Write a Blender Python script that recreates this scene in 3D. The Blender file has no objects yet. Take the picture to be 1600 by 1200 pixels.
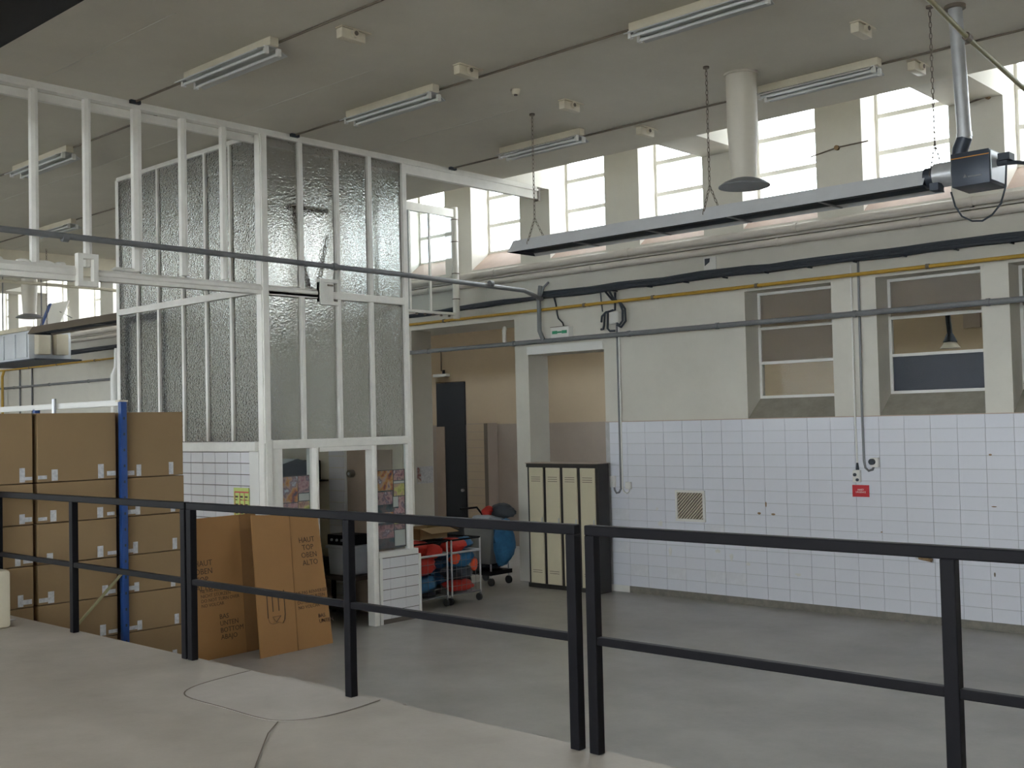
import bpy, bmesh, math, random
from mathutils import Vector, Matrix

random.seed(7)
S = bpy.context.scene
COL = S.collection

# ------------------------------------------------------------------ camera
YAW, PIT, ROL, FPX = 0.743363498, 0.0339564504, -0.0235640009, 1755.61902
fw = Vector((-math.sin(YAW) * math.cos(PIT), math.cos(YAW) * math.cos(PIT), math.sin(PIT)))
rt = Vector((math.cos(YAW), math.sin(YAW), 0))
up = rt.cross(fw)
r2 = rt * math.cos(ROL) + up * math.sin(ROL)
u2 = -rt * math.sin(ROL) + up * math.cos(ROL)
cam = bpy.data.cameras.new('camera')
cam_o = bpy.data.objects.new('camera', cam)
COL.objects.link(cam_o)
cam.sensor_width = 36.0
cam.lens = FPX / 1600 * 36
cam.clip_start = 0.05
cam_o.matrix_world = Matrix(((r2.x, u2.x, -fw.x, 0), (r2.y, u2.y, -fw.y, 0), (r2.z, u2.z, -fw.z, 2.41), (0, 0, 0, 1)))
S.camera = cam_o

# ------------------------------------------------------------------ sky and exposure
W = bpy.data.worlds.new('overcast_sky')
S.world = W
W.use_nodes = True
bg = W.node_tree.nodes['Background']
bg.inputs[0].default_value = (0.92, 0.94, 0.97, 1)
bg.inputs[1].default_value = 9.0
S.view_settings.view_transform = 'Standard'
S.view_settings.look = 'None'
S.view_settings.exposure = 0.66
S.view_settings.gamma = 1.0
S.view_settings.use_curve_mapping = False
try:
    cy = S.cycles
    cy.use_denoising = True
    cy.max_bounces = 10
    cy.diffuse_bounces = 6
    cy.glossy_bounces = 4
    cy.transmission_bounces = 8
    cy.transparent_max_bounces = 16
    cy.caustics_reflective = False
    cy.caustics_refractive = True
    cy.sample_clamp_indirect = 10.0
except Exception:
    pass

# ------------------------------------------------------------------ materials
MATS = {}


def mat(name, col, rough=0.6, metal=0.0, var=0.0, vscale=4.0, col2=None, bump=0.0, bscale=40.0, spec=0.5, stretch=None):
    """procedural principled material: base colour varied by noise, optional fine relief"""
    m = bpy.data.materials.new(name)
    m.use_nodes = True
    nt = m.node_tree
    b = nt.nodes['Principled BSDF']
    b.inputs['Roughness'].default_value = rough
    b.inputs['Metallic'].default_value = metal
    b.inputs['Specular IOR Level'].default_value = spec
    c = (*col, 1)
    tc = nt.nodes.new('ShaderNodeTexCoord')
    src = tc.outputs['Object']
    if stretch:
        mp = nt.nodes.new('ShaderNodeMapping')
        mp.inputs['Scale'].default_value = stretch
        nt.links.new(src, mp.inputs[0])
        src = mp.outputs[0]
    n = nt.nodes.new('ShaderNodeTexNoise')
    n.inputs['Scale'].default_value = vscale
    n.inputs['Detail'].default_value = 6
    n.inputs['Roughness'].default_value = 0.65
    nt.links.new(src, n.inputs['Vector'])
    r = nt.nodes.new('ShaderNodeValToRGB')
    c2 = col2 if col2 else tuple(x * (1 - max(var, 0.03)) for x in col)
    r.color_ramp.elements[0].position = 0.32
    r.color_ramp.elements[1].position = 0.68
    r.color_ramp.elements[0].color = (*c2, 1)
    r.color_ramp.elements[1].color = c
    nt.links.new(n.outputs['Fac'], r.inputs[0])
    nt.links.new(r.outputs[0], b.inputs['Base Color'])
    if bump:
        n2 = nt.nodes.new('ShaderNodeTexNoise')
        n2.inputs['Scale'].default_value = bscale
        n2.inputs['Detail'].default_value = 4
        nt.links.new(src, n2.inputs['Vector'])
        bp = nt.nodes.new('ShaderNodeBump')
        bp.inputs['Strength'].default_value = bump
        bp.inputs['Distance'].default_value = 0.01
        nt.links.new(n2.outputs['Fac'], bp.inputs['Height'])
        nt.links.new(bp.outputs[0], b.inputs['Normal'])
    MATS[name] = m
    return m


def clear_glass(name, tint=(0.9, 0.93, 0.93), refl=0.08):
    m = bpy.data.materials.new(name)
    m.use_nodes = True
    nt = m.node_tree
    nt.nodes.remove(nt.nodes['Principled BSDF'])
    t = nt.nodes.new('ShaderNodeBsdfTransparent')
    t.inputs[0].default_value = (*tint, 1)
    g = nt.nodes.new('ShaderNodeBsdfGlossy')
    g.inputs['Roughness'].default_value = 0.03
    x = nt.nodes.new('ShaderNodeMixShader')
    x.inputs[0].default_value = refl
    nt.links.new(t.outputs[0], x.inputs[1])
    nt.links.new(g.outputs[0], x.inputs[2])
    nt.links.new(x.outputs[0], nt.nodes['Material Output'].inputs[0])
    MATS[name] = m
    return m


def hammered_glass(name, tint, rough, scale, bump, white=0.15):
    """figured glass: refracts with a blur and a wavy relief"""
    m = bpy.data.materials.new(name)
    m.use_nodes = True
    nt = m.node_tree
    nt.nodes.remove(nt.nodes['Principled BSDF'])
    tc = nt.nodes.new('ShaderNodeTexCoord')
    mp = nt.nodes.new('ShaderNodeMapping')
    mp.inputs['Scale'].default_value = (1, 1, 1.6)
    nt.links.new(tc.outputs['Object'], mp.inputs[0])
    n = nt.nodes.new('ShaderNodeTexNoise')
    n.inputs['Scale'].default_value = scale
    n.inputs['Detail'].default_value = 1.5
    nt.links.new(mp.outputs[0], n.inputs['Vector'])
    bp = nt.nodes.new('ShaderNodeBump')
    bp.inputs['Strength'].default_value = bump
    bp.inputs['Distance'].default_value = 0.022
    nt.links.new(n.outputs['Fac'], bp.inputs['Height'])
    rf = nt.nodes.new('ShaderNodeBsdfRefraction')
    rf.inputs['Color'].default_value = (*tint, 1)
    rf.inputs['Roughness'].default_value = rough
    rf.inputs['IOR'].default_value = 1.3
    nt.links.new(bp.outputs[0], rf.inputs['Normal'])
    tr = nt.nodes.new('ShaderNodeBsdfTranslucent')
    tr.inputs[0].default_value = (*tint, 1)
    df = nt.nodes.new('ShaderNodeBsdfDiffuse')
    df.inputs[0].default_value = (tint[0] * .8, tint[1] * .8, tint[2] * .8, 1)
    gl = nt.nodes.new('ShaderNodeBsdfGlossy')
    gl.inputs['Roughness'].default_value = 0.2
    nt.links.new(bp.outputs[0], gl.inputs['Normal'])
    a = nt.nodes.new('ShaderNodeMixShader')
    a.inputs[0].default_value = 0.45
    nt.links.new(tr.outputs[0], a.inputs[1])
    nt.links.new(df.outputs[0], a.inputs[2])
    x = nt.nodes.new('ShaderNodeMixShader')
    x.inputs[0].default_value = white
    nt.links.new(rf.outputs[0], x.inputs[1])
    nt.links.new(a.outputs[0], x.inputs[2])
    y = nt.nodes.new('ShaderNodeMixShader')
    y.inputs[0].default_value = 0.035
    nt.links.new(x.outputs[0], y.inputs[1])
    nt.links.new(gl.outputs[0], y.inputs[2])
    nt.links.new(y.outputs[0], nt.nodes['Material Output'].inputs[0])
    MATS[name] = m
    return m


def print_mat(name, pal, scale, seed):
    """flat colour print: cells of a photo collage"""
    m = bpy.data.materials.new(name)
    m.use_nodes = True
    nt = m.node_tree
    b = nt.nodes['Principled BSDF']
    b.inputs['Roughness'].default_value = 0.45
    tc = nt.nodes.new('ShaderNodeTexCoord')
    mp = nt.nodes.new('ShaderNodeMapping')
    mp.inputs['Location'].default_value = (seed, seed * 1.7, seed * .6)
    nt.links.new(tc.outputs['Object'], mp.inputs[0])
    n = nt.nodes.new('ShaderNodeTexNoise')
    n.inputs['Scale'].default_value = scale
    n.inputs['Detail'].default_value = 3
    nt.links.new(mp.outputs[0], n.inputs['Vector'])
    r = nt.nodes.new('ShaderNodeValToRGB')
    e = r.color_ramp.elements
    while len(e) < len(pal):
        e.new(0.5)
    for i, c in enumerate(pal):
        e[i].position = 0.3 + 0.4 * i / (len(pal) - 1)
        e[i].color = (*c, 1)
    nt.links.new(n.outputs['Fac'], r.inputs[0])
    nt.links.new(r.outputs[0], b.inputs['Base Color'])
    MATS[name] = m
    return m


mat('plaster', (0.66, 0.635, 0.57), 0.8, var=0.10, vscale=1.2, bump=0.15, bscale=60)
mat('plaster_tan', (0.53, 0.42, 0.29), 0.8, var=0.08, vscale=1.0, bump=0.1, bscale=60)
mat('plaster_dado', (0.40, 0.33, 0.275), 0.7, var=0.10, vscale=1.5)
mat('sill_pink', (0.52, 0.40, 0.34), 0.75, var=0.15, vscale=3, bump=0.2)
mat('sill_cement', (0.33, 0.305, 0.255), 0.8, var=0.25, vscale=5, bump=0.3)
mat('ceiling_board', (0.66, 0.625, 0.54), 0.85, var=0.10, vscale=0.9, bump=0.1, bscale=80)
mat('concrete_floor', (0.41, 0.395, 0.37), 0.34, col2=(0.27, 0.257, 0.235), vscale=0.9, bump=0.08, bscale=25, spec=0.5)
mat('concrete_platform', (0.40, 0.36, 0.315), 0.5, col2=(0.305, 0.27, 0.23), vscale=1.3, bump=0.1, bscale=40)
mat('concrete_patch', (0.43, 0.39, 0.355), 0.6, col2=(0.36, 0.325, 0.29), vscale=2.5, bump=0.1, bscale=40)
mat('groove', (0.13, 0.10, 0.08), 0.9)
mat('grout', (0.50, 0.50, 0.51), 0.9, var=0.2, vscale=8)
mat('tile_white', (0.735, 0.745, 0.81), 0.22, var=0.05, vscale=2.0)
mat('tile_stained', (0.73, 0.735, 0.78), 0.3, var=0.16, vscale=7.0)
mat('tile_booth', (0.72, 0.71, 0.73), 0.22, var=0.05, vscale=3)
mat('grout_dark', (0.12, 0.10, 0.085), 0.9)
mat('skirting', (0.155, 0.145, 0.125), 0.7, col2=(0.24, 0.22, 0.185), vscale=9, bump=0.3)
mat('white_paint', (0.84, 0.82, 0.77), 0.5, var=0.10, vscale=6, bump=0.15, bscale=60)
mat('white_clean', (0.74, 0.73, 0.70), 0.5, var=0.04)
mat('cream_paint', (0.66, 0.60, 0.47), 0.5, var=0.10, vscale=5)
mat('black_paint', (0.009, 0.0085, 0.0105), 0.45, var=0.2, vscale=20, spec=0.09)
mat('dark_metal', (0.045, 0.055, 0.075), 0.4, var=0.15, vscale=5, metal=0.3)
mat('hazed_hood', (0.58, 0.59, 0.61), 0.45, var=0.12, vscale=3)  # paler than the dark metal, haze of the bright windows put into the colour
mat('black_cable', (0.035, 0.045, 0.06), 0.6, var=0.2, vscale=10)
mat('grey_pipe', (0.19, 0.195, 0.205), 0.45, var=0.2, vscale=6)
mat('galv', (0.58, 0.59, 0.61), 0.35, metal=0.55, var=0.15, vscale=9)
mat('steel_sheet', (0.74, 0.77, 0.82), 0.4, metal=0.15, var=0.1, vscale=3)
mat('yellow_pipe', (0.50, 0.30, 0.035), 0.5, var=0.2, vscale=8)
mat('olive_pipe', (0.34, 0.31, 0.17), 0.5, var=0.2, vscale=8)
mat('pipe_cream', (0.62, 0.575, 0.525), 0.65, var=0.12, vscale=4, bump=0.2, bscale=30)
mat('cardboard', (0.285, 0.19, 0.098), 0.85, var=0.06, vscale=2)
mat('cardboard_warm', (0.36, 0.188, 0.07), 0.8, var=0.08, vscale=2)
mat('cardboard_fold', (0.25, 0.13, 0.05), 0.85, var=0.08)
mat('carton_ink', (0.075, 0.042, 0.025), 0.8)
mat('paper', (0.68, 0.68, 0.70), 0.6, col2=(0.42, 0.43, 0.47), vscale=30)
mat('rack_blue', (0.022, 0.075, 0.27), 0.4, var=0.2)
mat('locker_cream', (0.62, 0.565, 0.41), 0.45, var=0.04)
mat('locker_black', (0.022, 0.02, 0.019), 0.5)
mat('red_sign', (0.55, 0.022, 0.035), 0.4)
mat('green_sign', (0.02, 0.27, 0.13), 0.4)
mat('lime_sign', (0.53, 0.62, 0.15), 0.5)
mat('orange_line', (0.50, 0.22, 0.03), 0.5)
mat('bag_red', (0.62, 0.035, 0.025), 0.6, var=0.3, vscale=9)
mat('bag_orange', (0.85, 0.10, 0.035), 0.6, var=0.2, vscale=9)
mat('bag_blue', (0.035, 0.17, 0.36), 0.55, var=0.35, vscale=9)
mat('bag_dark', (0.03, 0.038, 0.05), 0.6, var=0.3, vscale=9)
mat('bin_grey', (0.20, 0.205, 0.205), 0.6, var=0.1)
mat('bag_grey', (0.33, 0.36, 0.42), 0.5, var=0.15, vscale=8)
mat('crate_white', (0.55, 0.57, 0.60), 0.5, var=0.05)
mat('rubber', (0.02, 0.02, 0.02), 0.7)
mat('dark_wood', (0.05, 0.035, 0.025), 0.6, var=0.3)
mat('brown_door', (0.42, 0.33, 0.25), 0.6, var=0.08)
mat('tube_glass', (0.72, 0.73, 0.72), 0.25)
mat('reflector', (0.50, 0.51, 0.51), 0.3, metal=0.3)
mat('fix_dark', (0.16, 0.13, 0.10), 0.6)
mat('stain', (0.62, 0.61, 0.575), 0.5, col2=(0.70, 0.70, 0.71), vscale=25)
mat('rust', (0.30, 0.19, 0.10), 0.8, var=0.4, vscale=40)
mat('duct_cream', (0.60, 0.56, 0.48), 0.55, var=0.06, vscale=3)
mat('dark_door', (0.035, 0.037, 0.042), 0.5)
mat('roof_felt', (0.20, 0.20, 0.20), 0.9)
mat('ground', (0.42, 0.41, 0.39), 0.9, var=0.2)
mat('ochre', (0.27, 0.19, 0.03), 0.6)
clear_glass('window_glass', (0.93, 0.96, 0.97), 0.06)
clear_glass('booth_clear', (0.88, 0.90, 0.90), 0.03)
clear_glass('inner_glass', (0.92, 0.93, 0.92), 0.003)
hammered_glass('figured_glass', (0.83, 0.82, 0.80), 0.12, 30, 0.75, 0.045)
hammered_glass('frost_warm', (0.72, 0.68, 0.62), 0.35, 90, 0.3, 0.35)
hammered_glass('frost_dark', (0.30, 0.34, 0.42), 0.3, 60, 0.3, 0.25)
print_mat('print_warm', [(0.072, 0.058, 0.087), (0.478, 0.131, 0.072), (0.725, 0.362, 0.087), (0.652, 0.435, 0.362), (0.29, 0.174, 0.203), (0.725, 0.754, 0.85)], 9, 1.3)
print_mat('print_pink', [(0.087, 0.058, 0.087), (0.435, 0.189, 0.232), (0.667, 0.406, 0.377), (0.232, 0.145, 0.203), (0.797, 0.652, 0.725)], 11, 4.1)
print_mat('print_green', [(0.435, 0.435, 0.102), (0.797, 0.725, 0.232), (0.652, 0.406, 0.29), (0.362, 0.174, 0.145), (0.85, 0.841, 0.725)], 8, 7.7)
print_mat('print_dark', [(0.03, 0.05, 0.06), (0.05, 0.09, 0.10), (0.16, 0.12, 0.12), (0.10, 0.07, 0.06)], 9, 2.2)
print_mat('notice_print', [(0.5, 0.45, 0.4), (0.55, 0.52, 0.48), (0.25, 0.08, 0.07), (0.5, 0.5, 0.5), (0.08, 0.12, 0.08)], 7, 5.0)


# ------------------------------------------------------------------ mesh helpers
class MB:
    def __init__(s):
        s.v = []
        s.f = []

    def add(s, vs, fs):
        o = len(s.v)
        s.v += [tuple(p) for p in vs]
        s.f += [tuple(i + o for i in f) for f in fs]
        return s

    def box(s, x0, y0, z0, x1, y1, z1):
        x0, x1 = min(x0, x1), max(x0, x1)
        y0, y1 = min(y0, y1), max(y0, y1)
        z0, z1 = min(z0, z1), max(z0, z1)
        return s.add([(x0, y0, z0), (x1, y0, z0), (x1, y1, z0), (x0, y1, z0), (x0, y0, z1), (x1, y0, z1), (x1, y1, z1), (x0, y1, z1)],
                     [(0, 3, 2, 1), (4, 5, 6, 7), (0, 1, 5, 4), (1, 2, 6, 5), (2, 3, 7, 6), (3, 0, 4, 7)])

    def obox(s, M, sx, sy, sz):
        vs = [M @ Vector((a * sx / 2, b * sy / 2, c * sz / 2)) for a, b, c in
              ((-1, -1, -1), (1, -1, -1), (1, 1, -1), (-1, 1, -1), (-1, -1, 1), (1, -1, 1), (1, 1, 1), (-1, 1, 1))]
        return s.add(vs, [(0, 3, 2, 1), (4, 5, 6, 7), (0, 1, 5, 4), (1, 2, 6, 5), (2, 3, 7, 6), (3, 0, 4, 7)])

    def bar(s, a, b, w, h=None):
        """square bar between two points"""
        a, b = Vector(a), Vector(b)
        h = h or w
        d = (b - a)
        q = d.to_track_quat('Z', 'Y').to_matrix().to_4x4()
        return s.obox(Matrix.Translation((a + b) / 2) @ q, w, h, d.length)

    def cyl(s, a, b, r, r1=None, n=14, cap=True):
        a, b = Vector(a), Vector(b)
        r1 = r if r1 is None else r1
        d = (b - a).normalized()
        t = Vector((0, 0, 1)) if abs(d.z) < 0.9 else Vector((1, 0, 0))
        e1 = d.cross(t).normalized()
        e2 = d.cross(e1)
        vs = []
        for p, rr in ((a, r), (b, r1)):
            vs += [p + (e1 * math.cos(2 * math.pi * i / n) + e2 * math.sin(2 * math.pi * i / n)) * rr for i in range(n)]
        fs = [(i, (i + 1) % n, n + (i + 1) % n, n + i) for i in range(n)]
        if cap:
            fs += [tuple(range(n - 1, -1, -1)), tuple(range(n, 2 * n))]
        return s.add(vs, fs)

    def tube(s, pts, r, n=10, closed=False):
        P = [Vector(p) for p in pts]
        m = len(P)
        prev = None
        rings = []
        for i in range(m):
            d = (P[min(i + 1, m - 1)] - P[max(i - 1, 0)]).normalized()
            if prev is None:
                t = Vector((0, 0, 1)) if abs(d.z) < 0.9 else Vector((1, 0, 0))
                e1 = d.cross(t).normalized()
            else:
                e1 = (prev - d * prev.dot(d)).normalized()
            prev = e1
            e2 = d.cross(e1)
            rr = r[i] if isinstance(r, (list, tuple)) else r
            rings.append([P[i] + (e1 * math.cos(2 * math.pi * k / n) + e2 * math.sin(2 * math.pi * k / n)) * rr for k in range(n)])
        vs = [p for ring in rings for p in ring]
        fs = []
        for i in range(m - 1):
            for k in range(n):
                fs.append((i * n + k, i * n + (k + 1) % n, (i + 1) * n + (k + 1) % n, (i + 1) * n + k))
        fs.append(tuple(range(n - 1, -1, -1)))
        fs.append(tuple((m - 1) * n + k for k in range(n)))
        return s.add(vs, fs)

    def prism(s, prof, axis, lo, hi):
        """extrude a closed profile (list of 2-D points) along an axis"""
        def P(a, b, c):
            return {'x': (c, a, b), 'y': (a, c, b), 'z': (a, b, c)}[axis]
        n = len(prof)
        vs = [P(a, b, lo) for a, b in prof] + [P(a, b, hi) for a, b in prof]
        fs = [(i, (i + 1) % n, n + (i + 1) % n, n + i) for i in range(n)]
        fs += [tuple(range(n - 1, -1, -1)), tuple(range(n, 2 * n))]
        return s.add(vs, fs)

    def blob(s, c, rx, ry, rz, seed=0, amp=0.25, nu=12, nv=8):
        rnd = random.Random(seed)
        vs, fs = [], []
        ph = [rnd.uniform(0, 6.28) for _ in range(6)]
        for j in range(nv + 1):
            th = math.pi * j / nv
            for i in range(nu):
                a = 2 * math.pi * i / nu
                k = 1 + amp * (math.sin(3 * a + ph[0] + 2 * th) * .5 + math.sin(2 * th * 2 + ph[1] + a) * .4 + rnd.uniform(-.25, .25)) * math.sin(th)
                vs.append((c[0] + rx * k * math.sin(th) * math.cos(a), c[1] + ry * k * math.sin(th) * math.sin(a), c[2] + rz * k * math.cos(th)))
        for j in range(nv):
            for i in range(nu):
                fs.append((j * nu + i, (j + 1) * nu + i, (j + 1) * nu + (i + 1) % nu, j * nu + (i + 1) % nu))
        return s.add(vs, fs)

    def mesh(s, name, m, smooth=True, bevel=0):
        me = bpy.data.meshes.new(name)
        me.from_pydata(s.v, [], s.f)
        bm = bmesh.new()
        bm.from_mesh(me)
        bmesh.ops.recalc_face_normals(bm, faces=bm.faces)
        if bevel:
            es = [e for e in bm.edges if len(e.link_faces) == 2 and e.calc_face_angle(0) > 0.6]
            bmesh.ops.bevel(bm, geom=es, offset=bevel, segments=2, affect='EDGES', profile=0.5)
        bm.to_mesh(me)
        bm.free()
        me.materials.append(MATS[m])
        if smooth:
            me.polygons.foreach_set('use_smooth', [True] * len(me.polygons))
            me.set_sharp_from_angle(angle=math.radians(38))
        return me

    def build(s, name, m, parent=None, smooth=True, bevel=0):
        return link(name, s.mesh(name, m, smooth, bevel), parent)


def link(name, me, parent=None, loc=None):
    o = bpy.data.objects.new(name, me)
    COL.objects.link(o)
    if loc:
        o.location = loc
    if parent:
        o.parent = parent
        base = Vector((0, 0, 0))
        q = parent
        while q:
            base += q.location
            q = q.parent if False else None
        # things sit unrotated: undo the translation of the parent chain so children stay in world coordinates
        t = Vector((0, 0, 0))
        q = parent
        while q:
            t += q.get('_w', Vector((0, 0, 0))) if False else q.location
            q = None
        off = Vector(parent.get('_org', (0, 0, 0)))
        o.matrix_parent_inverse = Matrix.Translation(-off)
        o['_org'] = (0.0, 0.0, 0.0) if not loc else tuple(loc)
    else:
        o['_org'] = tuple(o.location)
    return o


def box(x0, y0, z0, x1, y1, z1):
    return MB().box(x0, y0, z0, x1, y1, z1)


def tag(o, label, cat, group=None):
    o['label'] = label
    o['category'] = cat
    if group:
        o['group'] = group
    return o


def thing(name, label, cat, loc, group=None):
    o = bpy.data.objects.new(name, None)
    COL.objects.link(o)
    o.empty_display_size = 0.1
    o.location = loc
    o['_org'] = tuple(loc)
    return tag(o, label, cat, group)


def struct(o, label=None):
    o['kind'] = 'structure'
    if label:
        o['label'] = label
    return o


def sthing(name, loc=(0, 0, 0), label=None):
    o = bpy.data.objects.new(name, None)
    COL.objects.link(o)
    o.location = loc
    o['_org'] = tuple(loc)
    return struct(o, label)


def text(body, size, M, m, parent, name='lettering', align='LEFT', ext=0.0006, spacing=1.0):
    cu = bpy.data.curves.new(name, 'FONT')
    cu.body = body
    cu.size = size
    cu.align_x = align
    cu.extrude = ext
    cu.resolution_u = 2
    cu.space_line = spacing
    t = bpy.data.objects.new(name, cu)
    COL.objects.link(t)
    dg = bpy.context.evaluated_depsgraph_get()
    me = bpy.data.meshes.new_from_object(t.evaluated_get(dg))
    bpy.data.objects.remove(t)
    me.transform(M)
    me.materials.clear()
    me.materials.append(MATS[m])
    return link(name, me, parent)


def face_x(x, y, z):
    """text plane facing +x, reading towards +y"""
    return Matrix(((0, 0, 1, x), (1, 0, 0, y), (0, 1, 0, z), (0, 0, 0, 1)))


def face_my(x, y, z):
    """text plane facing -y, reading towards +x"""
    return Matrix(((1, 0, 0, x), (0, 0, -1, y), (0, 1, 0, z), (0, 0, 0, 1)))


# ------------------------------------------------------------------ key dimensions (metres)
YW, YG = 12.68, 13.13        # room face and outer face of the window wall
X0, X1 = -31.5, 5.0          # ends of the hall
YF = -5.0                    # wall behind the viewer
ZC = 5.77                    # ceiling boards
YC = 11.3                    # free edge of the ceiling boards
ZT = 6.75                    # roof
XP = -10.5                   # partition plane
YB0, YB1 = 7.3, 9.46         # booth front from/to
XB = -13.65                  # booth back
PL = 0.8                     # platform height
YP = 4.35                    # platform edge

# ================================================================== SETTING
struct(box(X0 - .3, YF - .3, -0.25, X1 + .3, 17.2, 0).build('floor', 'concrete_floor', smooth=False), 'smooth grey concrete hall floor')
plat = struct(box(-10.26, YF, 0, X1, YP, PL).build('floor_platform', 'concrete_platform', smooth=False), 'raised concrete loading platform with railing along its edge')
lip = box(-6.15, YP, 0.5, -4.95, YP + .07, PL - .012).build('edge_block', 'concrete_patch', plat, smooth=False, bevel=.01)
patch_pts = [(-6.40, 4.33), (-6.36, 4.05), (-6.30, 3.82), (-6.18, 3.69), (-6.0, 3.655), (-5.7, 3.665), (-5.37, 3.65), (-5.2, 3.67), (-5.1, 3.76), (-5.05, 3.9), (-5.05, 4.1), (-5.09, 4.33)]
for _ in range(2):
    q_ = [patch_pts[0]]
    for a_, b_ in zip(patch_pts, patch_pts[1:]):
        q_ += [(a_[0] * .75 + b_[0] * .25, a_[1] * .75 + b_[1] * .25), (a_[0] * .25 + b_[0] * .75, a_[1] * .25 + b_[1] * .75)]
    patch_pts = q_ + [patch_pts[-1]]
MB().prism(patch_pts, 'z', PL, PL + .003).build('patch', 'concrete_patch', plat, smooth=False)


def groove(pts, w=.009):
    b = MB()
    for p, q in zip(pts, pts[1:]):
        p, q = Vector((*p, PL + .004)), Vector((*q, PL + .004))
        n = Vector((-(q - p).y, (q - p).x, 0)).normalized() * w / 2
        d = (q - p).normalized() * w * .3
        b.add([p - n - d, p + n - d, q + n + d, q - n + d, p - n - d + Vector((0, 0, .001)), p + n - d + Vector((0, 0, .001)), q + n + d + Vector((0, 0, .001)), q - n + d + Vector((0, 0, .001))],
              [(0, 3, 2, 1), (4, 5, 6, 7), (0, 1, 5, 4), (1, 2, 6, 5), (2, 3, 7, 6), (3, 0, 4, 7)])
    return b


groove(patch_pts).build('joint', 'groove', plat, smooth=False)
groove([(-5.17, 3.67), (-5.02, 3.5), (-4.86, 3.36), (-4.63, 3.16), (-4.2, 2.8), (-3.5, 2.3)], .007).build('crack', 'groove', plat, smooth=False)

struct(box(X0 - .3, YF - .3, 0, X0, 17.2, ZT).build('wall_left', 'plaster', smooth=False))
struct(box(X1, YF - .3, 0, X1 + .3, 17.2, ZT).build('wall_right', 'plaster', smooth=False))
ceil = struct(box(X0, YF, ZC, X1, YC, ZC + .1).build('ceiling', 'ceiling_board', smooth=False), 'flat grey ceiling boards over the hall')
struct(box(X0 - .3, YF - .3, ZT, X1 + .3, YG + .3, ZT + .2).build('ceiling_roof', 'plaster', smooth=False))
struct(box(X0, YC - .9, ZC + .1, X1, YC - .8, ZT).build('trim_1', 'plaster', smooth=False))
# shallow board joints on the ceiling
b = MB()
for y in (6.9, 8.9, 4.8, 3.6):
    b.box(X0, y - .006, ZC - .003, -8, y + .006, ZC)
b.build('joint_strip', 'plaster', ceil, smooth=False)

# outside: ground
struct(box(-80, -60, -.6, 60, 80, -.45).build('ground', 'ground', smooth=False), 'outside ground')

# ---------------------------------------------------------------- wall behind the viewer with tall windows
wf = MB()
fw_open = [(-28 + 3.28 * i, -28 + 3.28 * i + 2.7) for i in range(10) if i not in (4, 5)]
FZ0, FZ1 = 1.9, 5.45
wf.box(X0, YF - .3, 0, X1, YF, FZ0)
wf.box(X0, YF - .3, FZ1, X1, YF, ZT)
xs = [X0] + [v for p in fw_open for v in p] + [X1]
for i in range(0, len(xs), 2):
    wf.box(xs[i], YF - .3, FZ0, xs[i + 1], YF, FZ1)
struct(wf.build('wall_front', 'plaster', smooth=False))
WN = [0]


def window(x0, x1, y, z0, z1, zs, xs=(), frame='white_paint', panes=None, fwid=.035, label=None, bw=None, glass='window_glass'):
    WN[0] += 1
    b = MB()
    b.box(x0, y, z0, x0 + fwid, y + .05, z1).box(x1 - fwid, y, z0, x1, y + .05, z1)
    b.box(x0 + fwid, y, z0, x1 - fwid, y + .05, z0 + fwid).box(x0 + fwid, y, z1 - fwid, x1 - fwid, y + .05, z1)
    for z in zs:
        b.box(x0 + fwid, y + .004, z - (bw or fwid) * .5, x1 - fwid, y + .046, z + (bw or fwid) * .5)
    for x in xs:
        b.box(x - fwid * .35, y + .006, z0 + fwid, x + fwid * .35, y + .044, z1 - fwid)
    o = struct(b.build('window_%d' % WN[0], frame, smooth=False), label)
    zz = [z0] + list(zs) + [z1]
    xx = [x0] + list(xs) + [x1]
    k = 0
    for i in range(len(zz) - 1):
        for j in range(len(xx) - 1):
            g = panes[k] if panes else glass
            k += 1
            box(xx[j] + .012, y + .022, zz[i] + .012, xx[j + 1] - .012, y + .028, zz[i + 1] - .012).build('pane', g, o, smooth=False)
    return o


for x0, x1 in fw_open:
    window(x0, x1, YF - .2, FZ0, FZ1, (2.8, 3.7, 4.6), ((x0 + x1) / 2,), label='tall window behind the platform')

# ---------------------------------------------------------------- window wall
OA = (-13.92, -11.58, 3.98)
OB = (-11.31, -9.86, 3.42)
LW = [(-7.55, -6.35), (-5.78, -4.56), (-4.26, -3.05), (-2.5, -1.3)]
LZ0, LZ1 = 2.38, 4.02
ZS, ZG = 4.83, 5.13          # clerestory sill: front and back height
w = MB()
w.box(X0, YW, 0, OA[0], YG, ZS)
w.box(OA[0], YW, OA[2], OA[1], YG, ZS)
w.box(OA[1], YW, 0, OB[0], YG, ZS)
w.box(OB[0], YW, OB[2], OB[1], YG, ZS)
w.box(OB[1], YW, 0, LW[0][0], YG, ZS)
for i, (a, c) in enumerate(LW):
    w.box(a, YW, 0, c, YG, LZ0)
    w.box(a, YW, LZ1, c, YG, ZS)
    n = LW[i + 1][0] if i + 1 < len(LW) else X1
    w.box(c, YW, 0, n, YG, ZS)
PIL = [-12.46 + 1.642 * k for k in range(-11, 11)]
for r in PIL:
    w.box(max(r - .6, X0), YW, ZS, min(r, X1), YG, ZT)
w.box(X0, YG - .12, 6.6, X1, YG, ZT)
wb = struct(w.build('wall_back', 'plaster', smooth=False), 'long plastered wall with clerestory windows and white tile dado')
box(-16.5, YG, 3.98, -11.55, 13.75, 4.6).build('deep_lintel', 'plaster', wb, smooth=False)
# frame beams that cross above the ceiling edge at every second pier
for k, r in enumerate(PIL):
    if k % 2 == 0:
        struct(box(r - .6, YC - .79, 5.87, r, YW, ZT).build('trim_%d' % (20 + k), 'plaster', smooth=False), 'roof frame beam above the ceiling edge')
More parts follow.
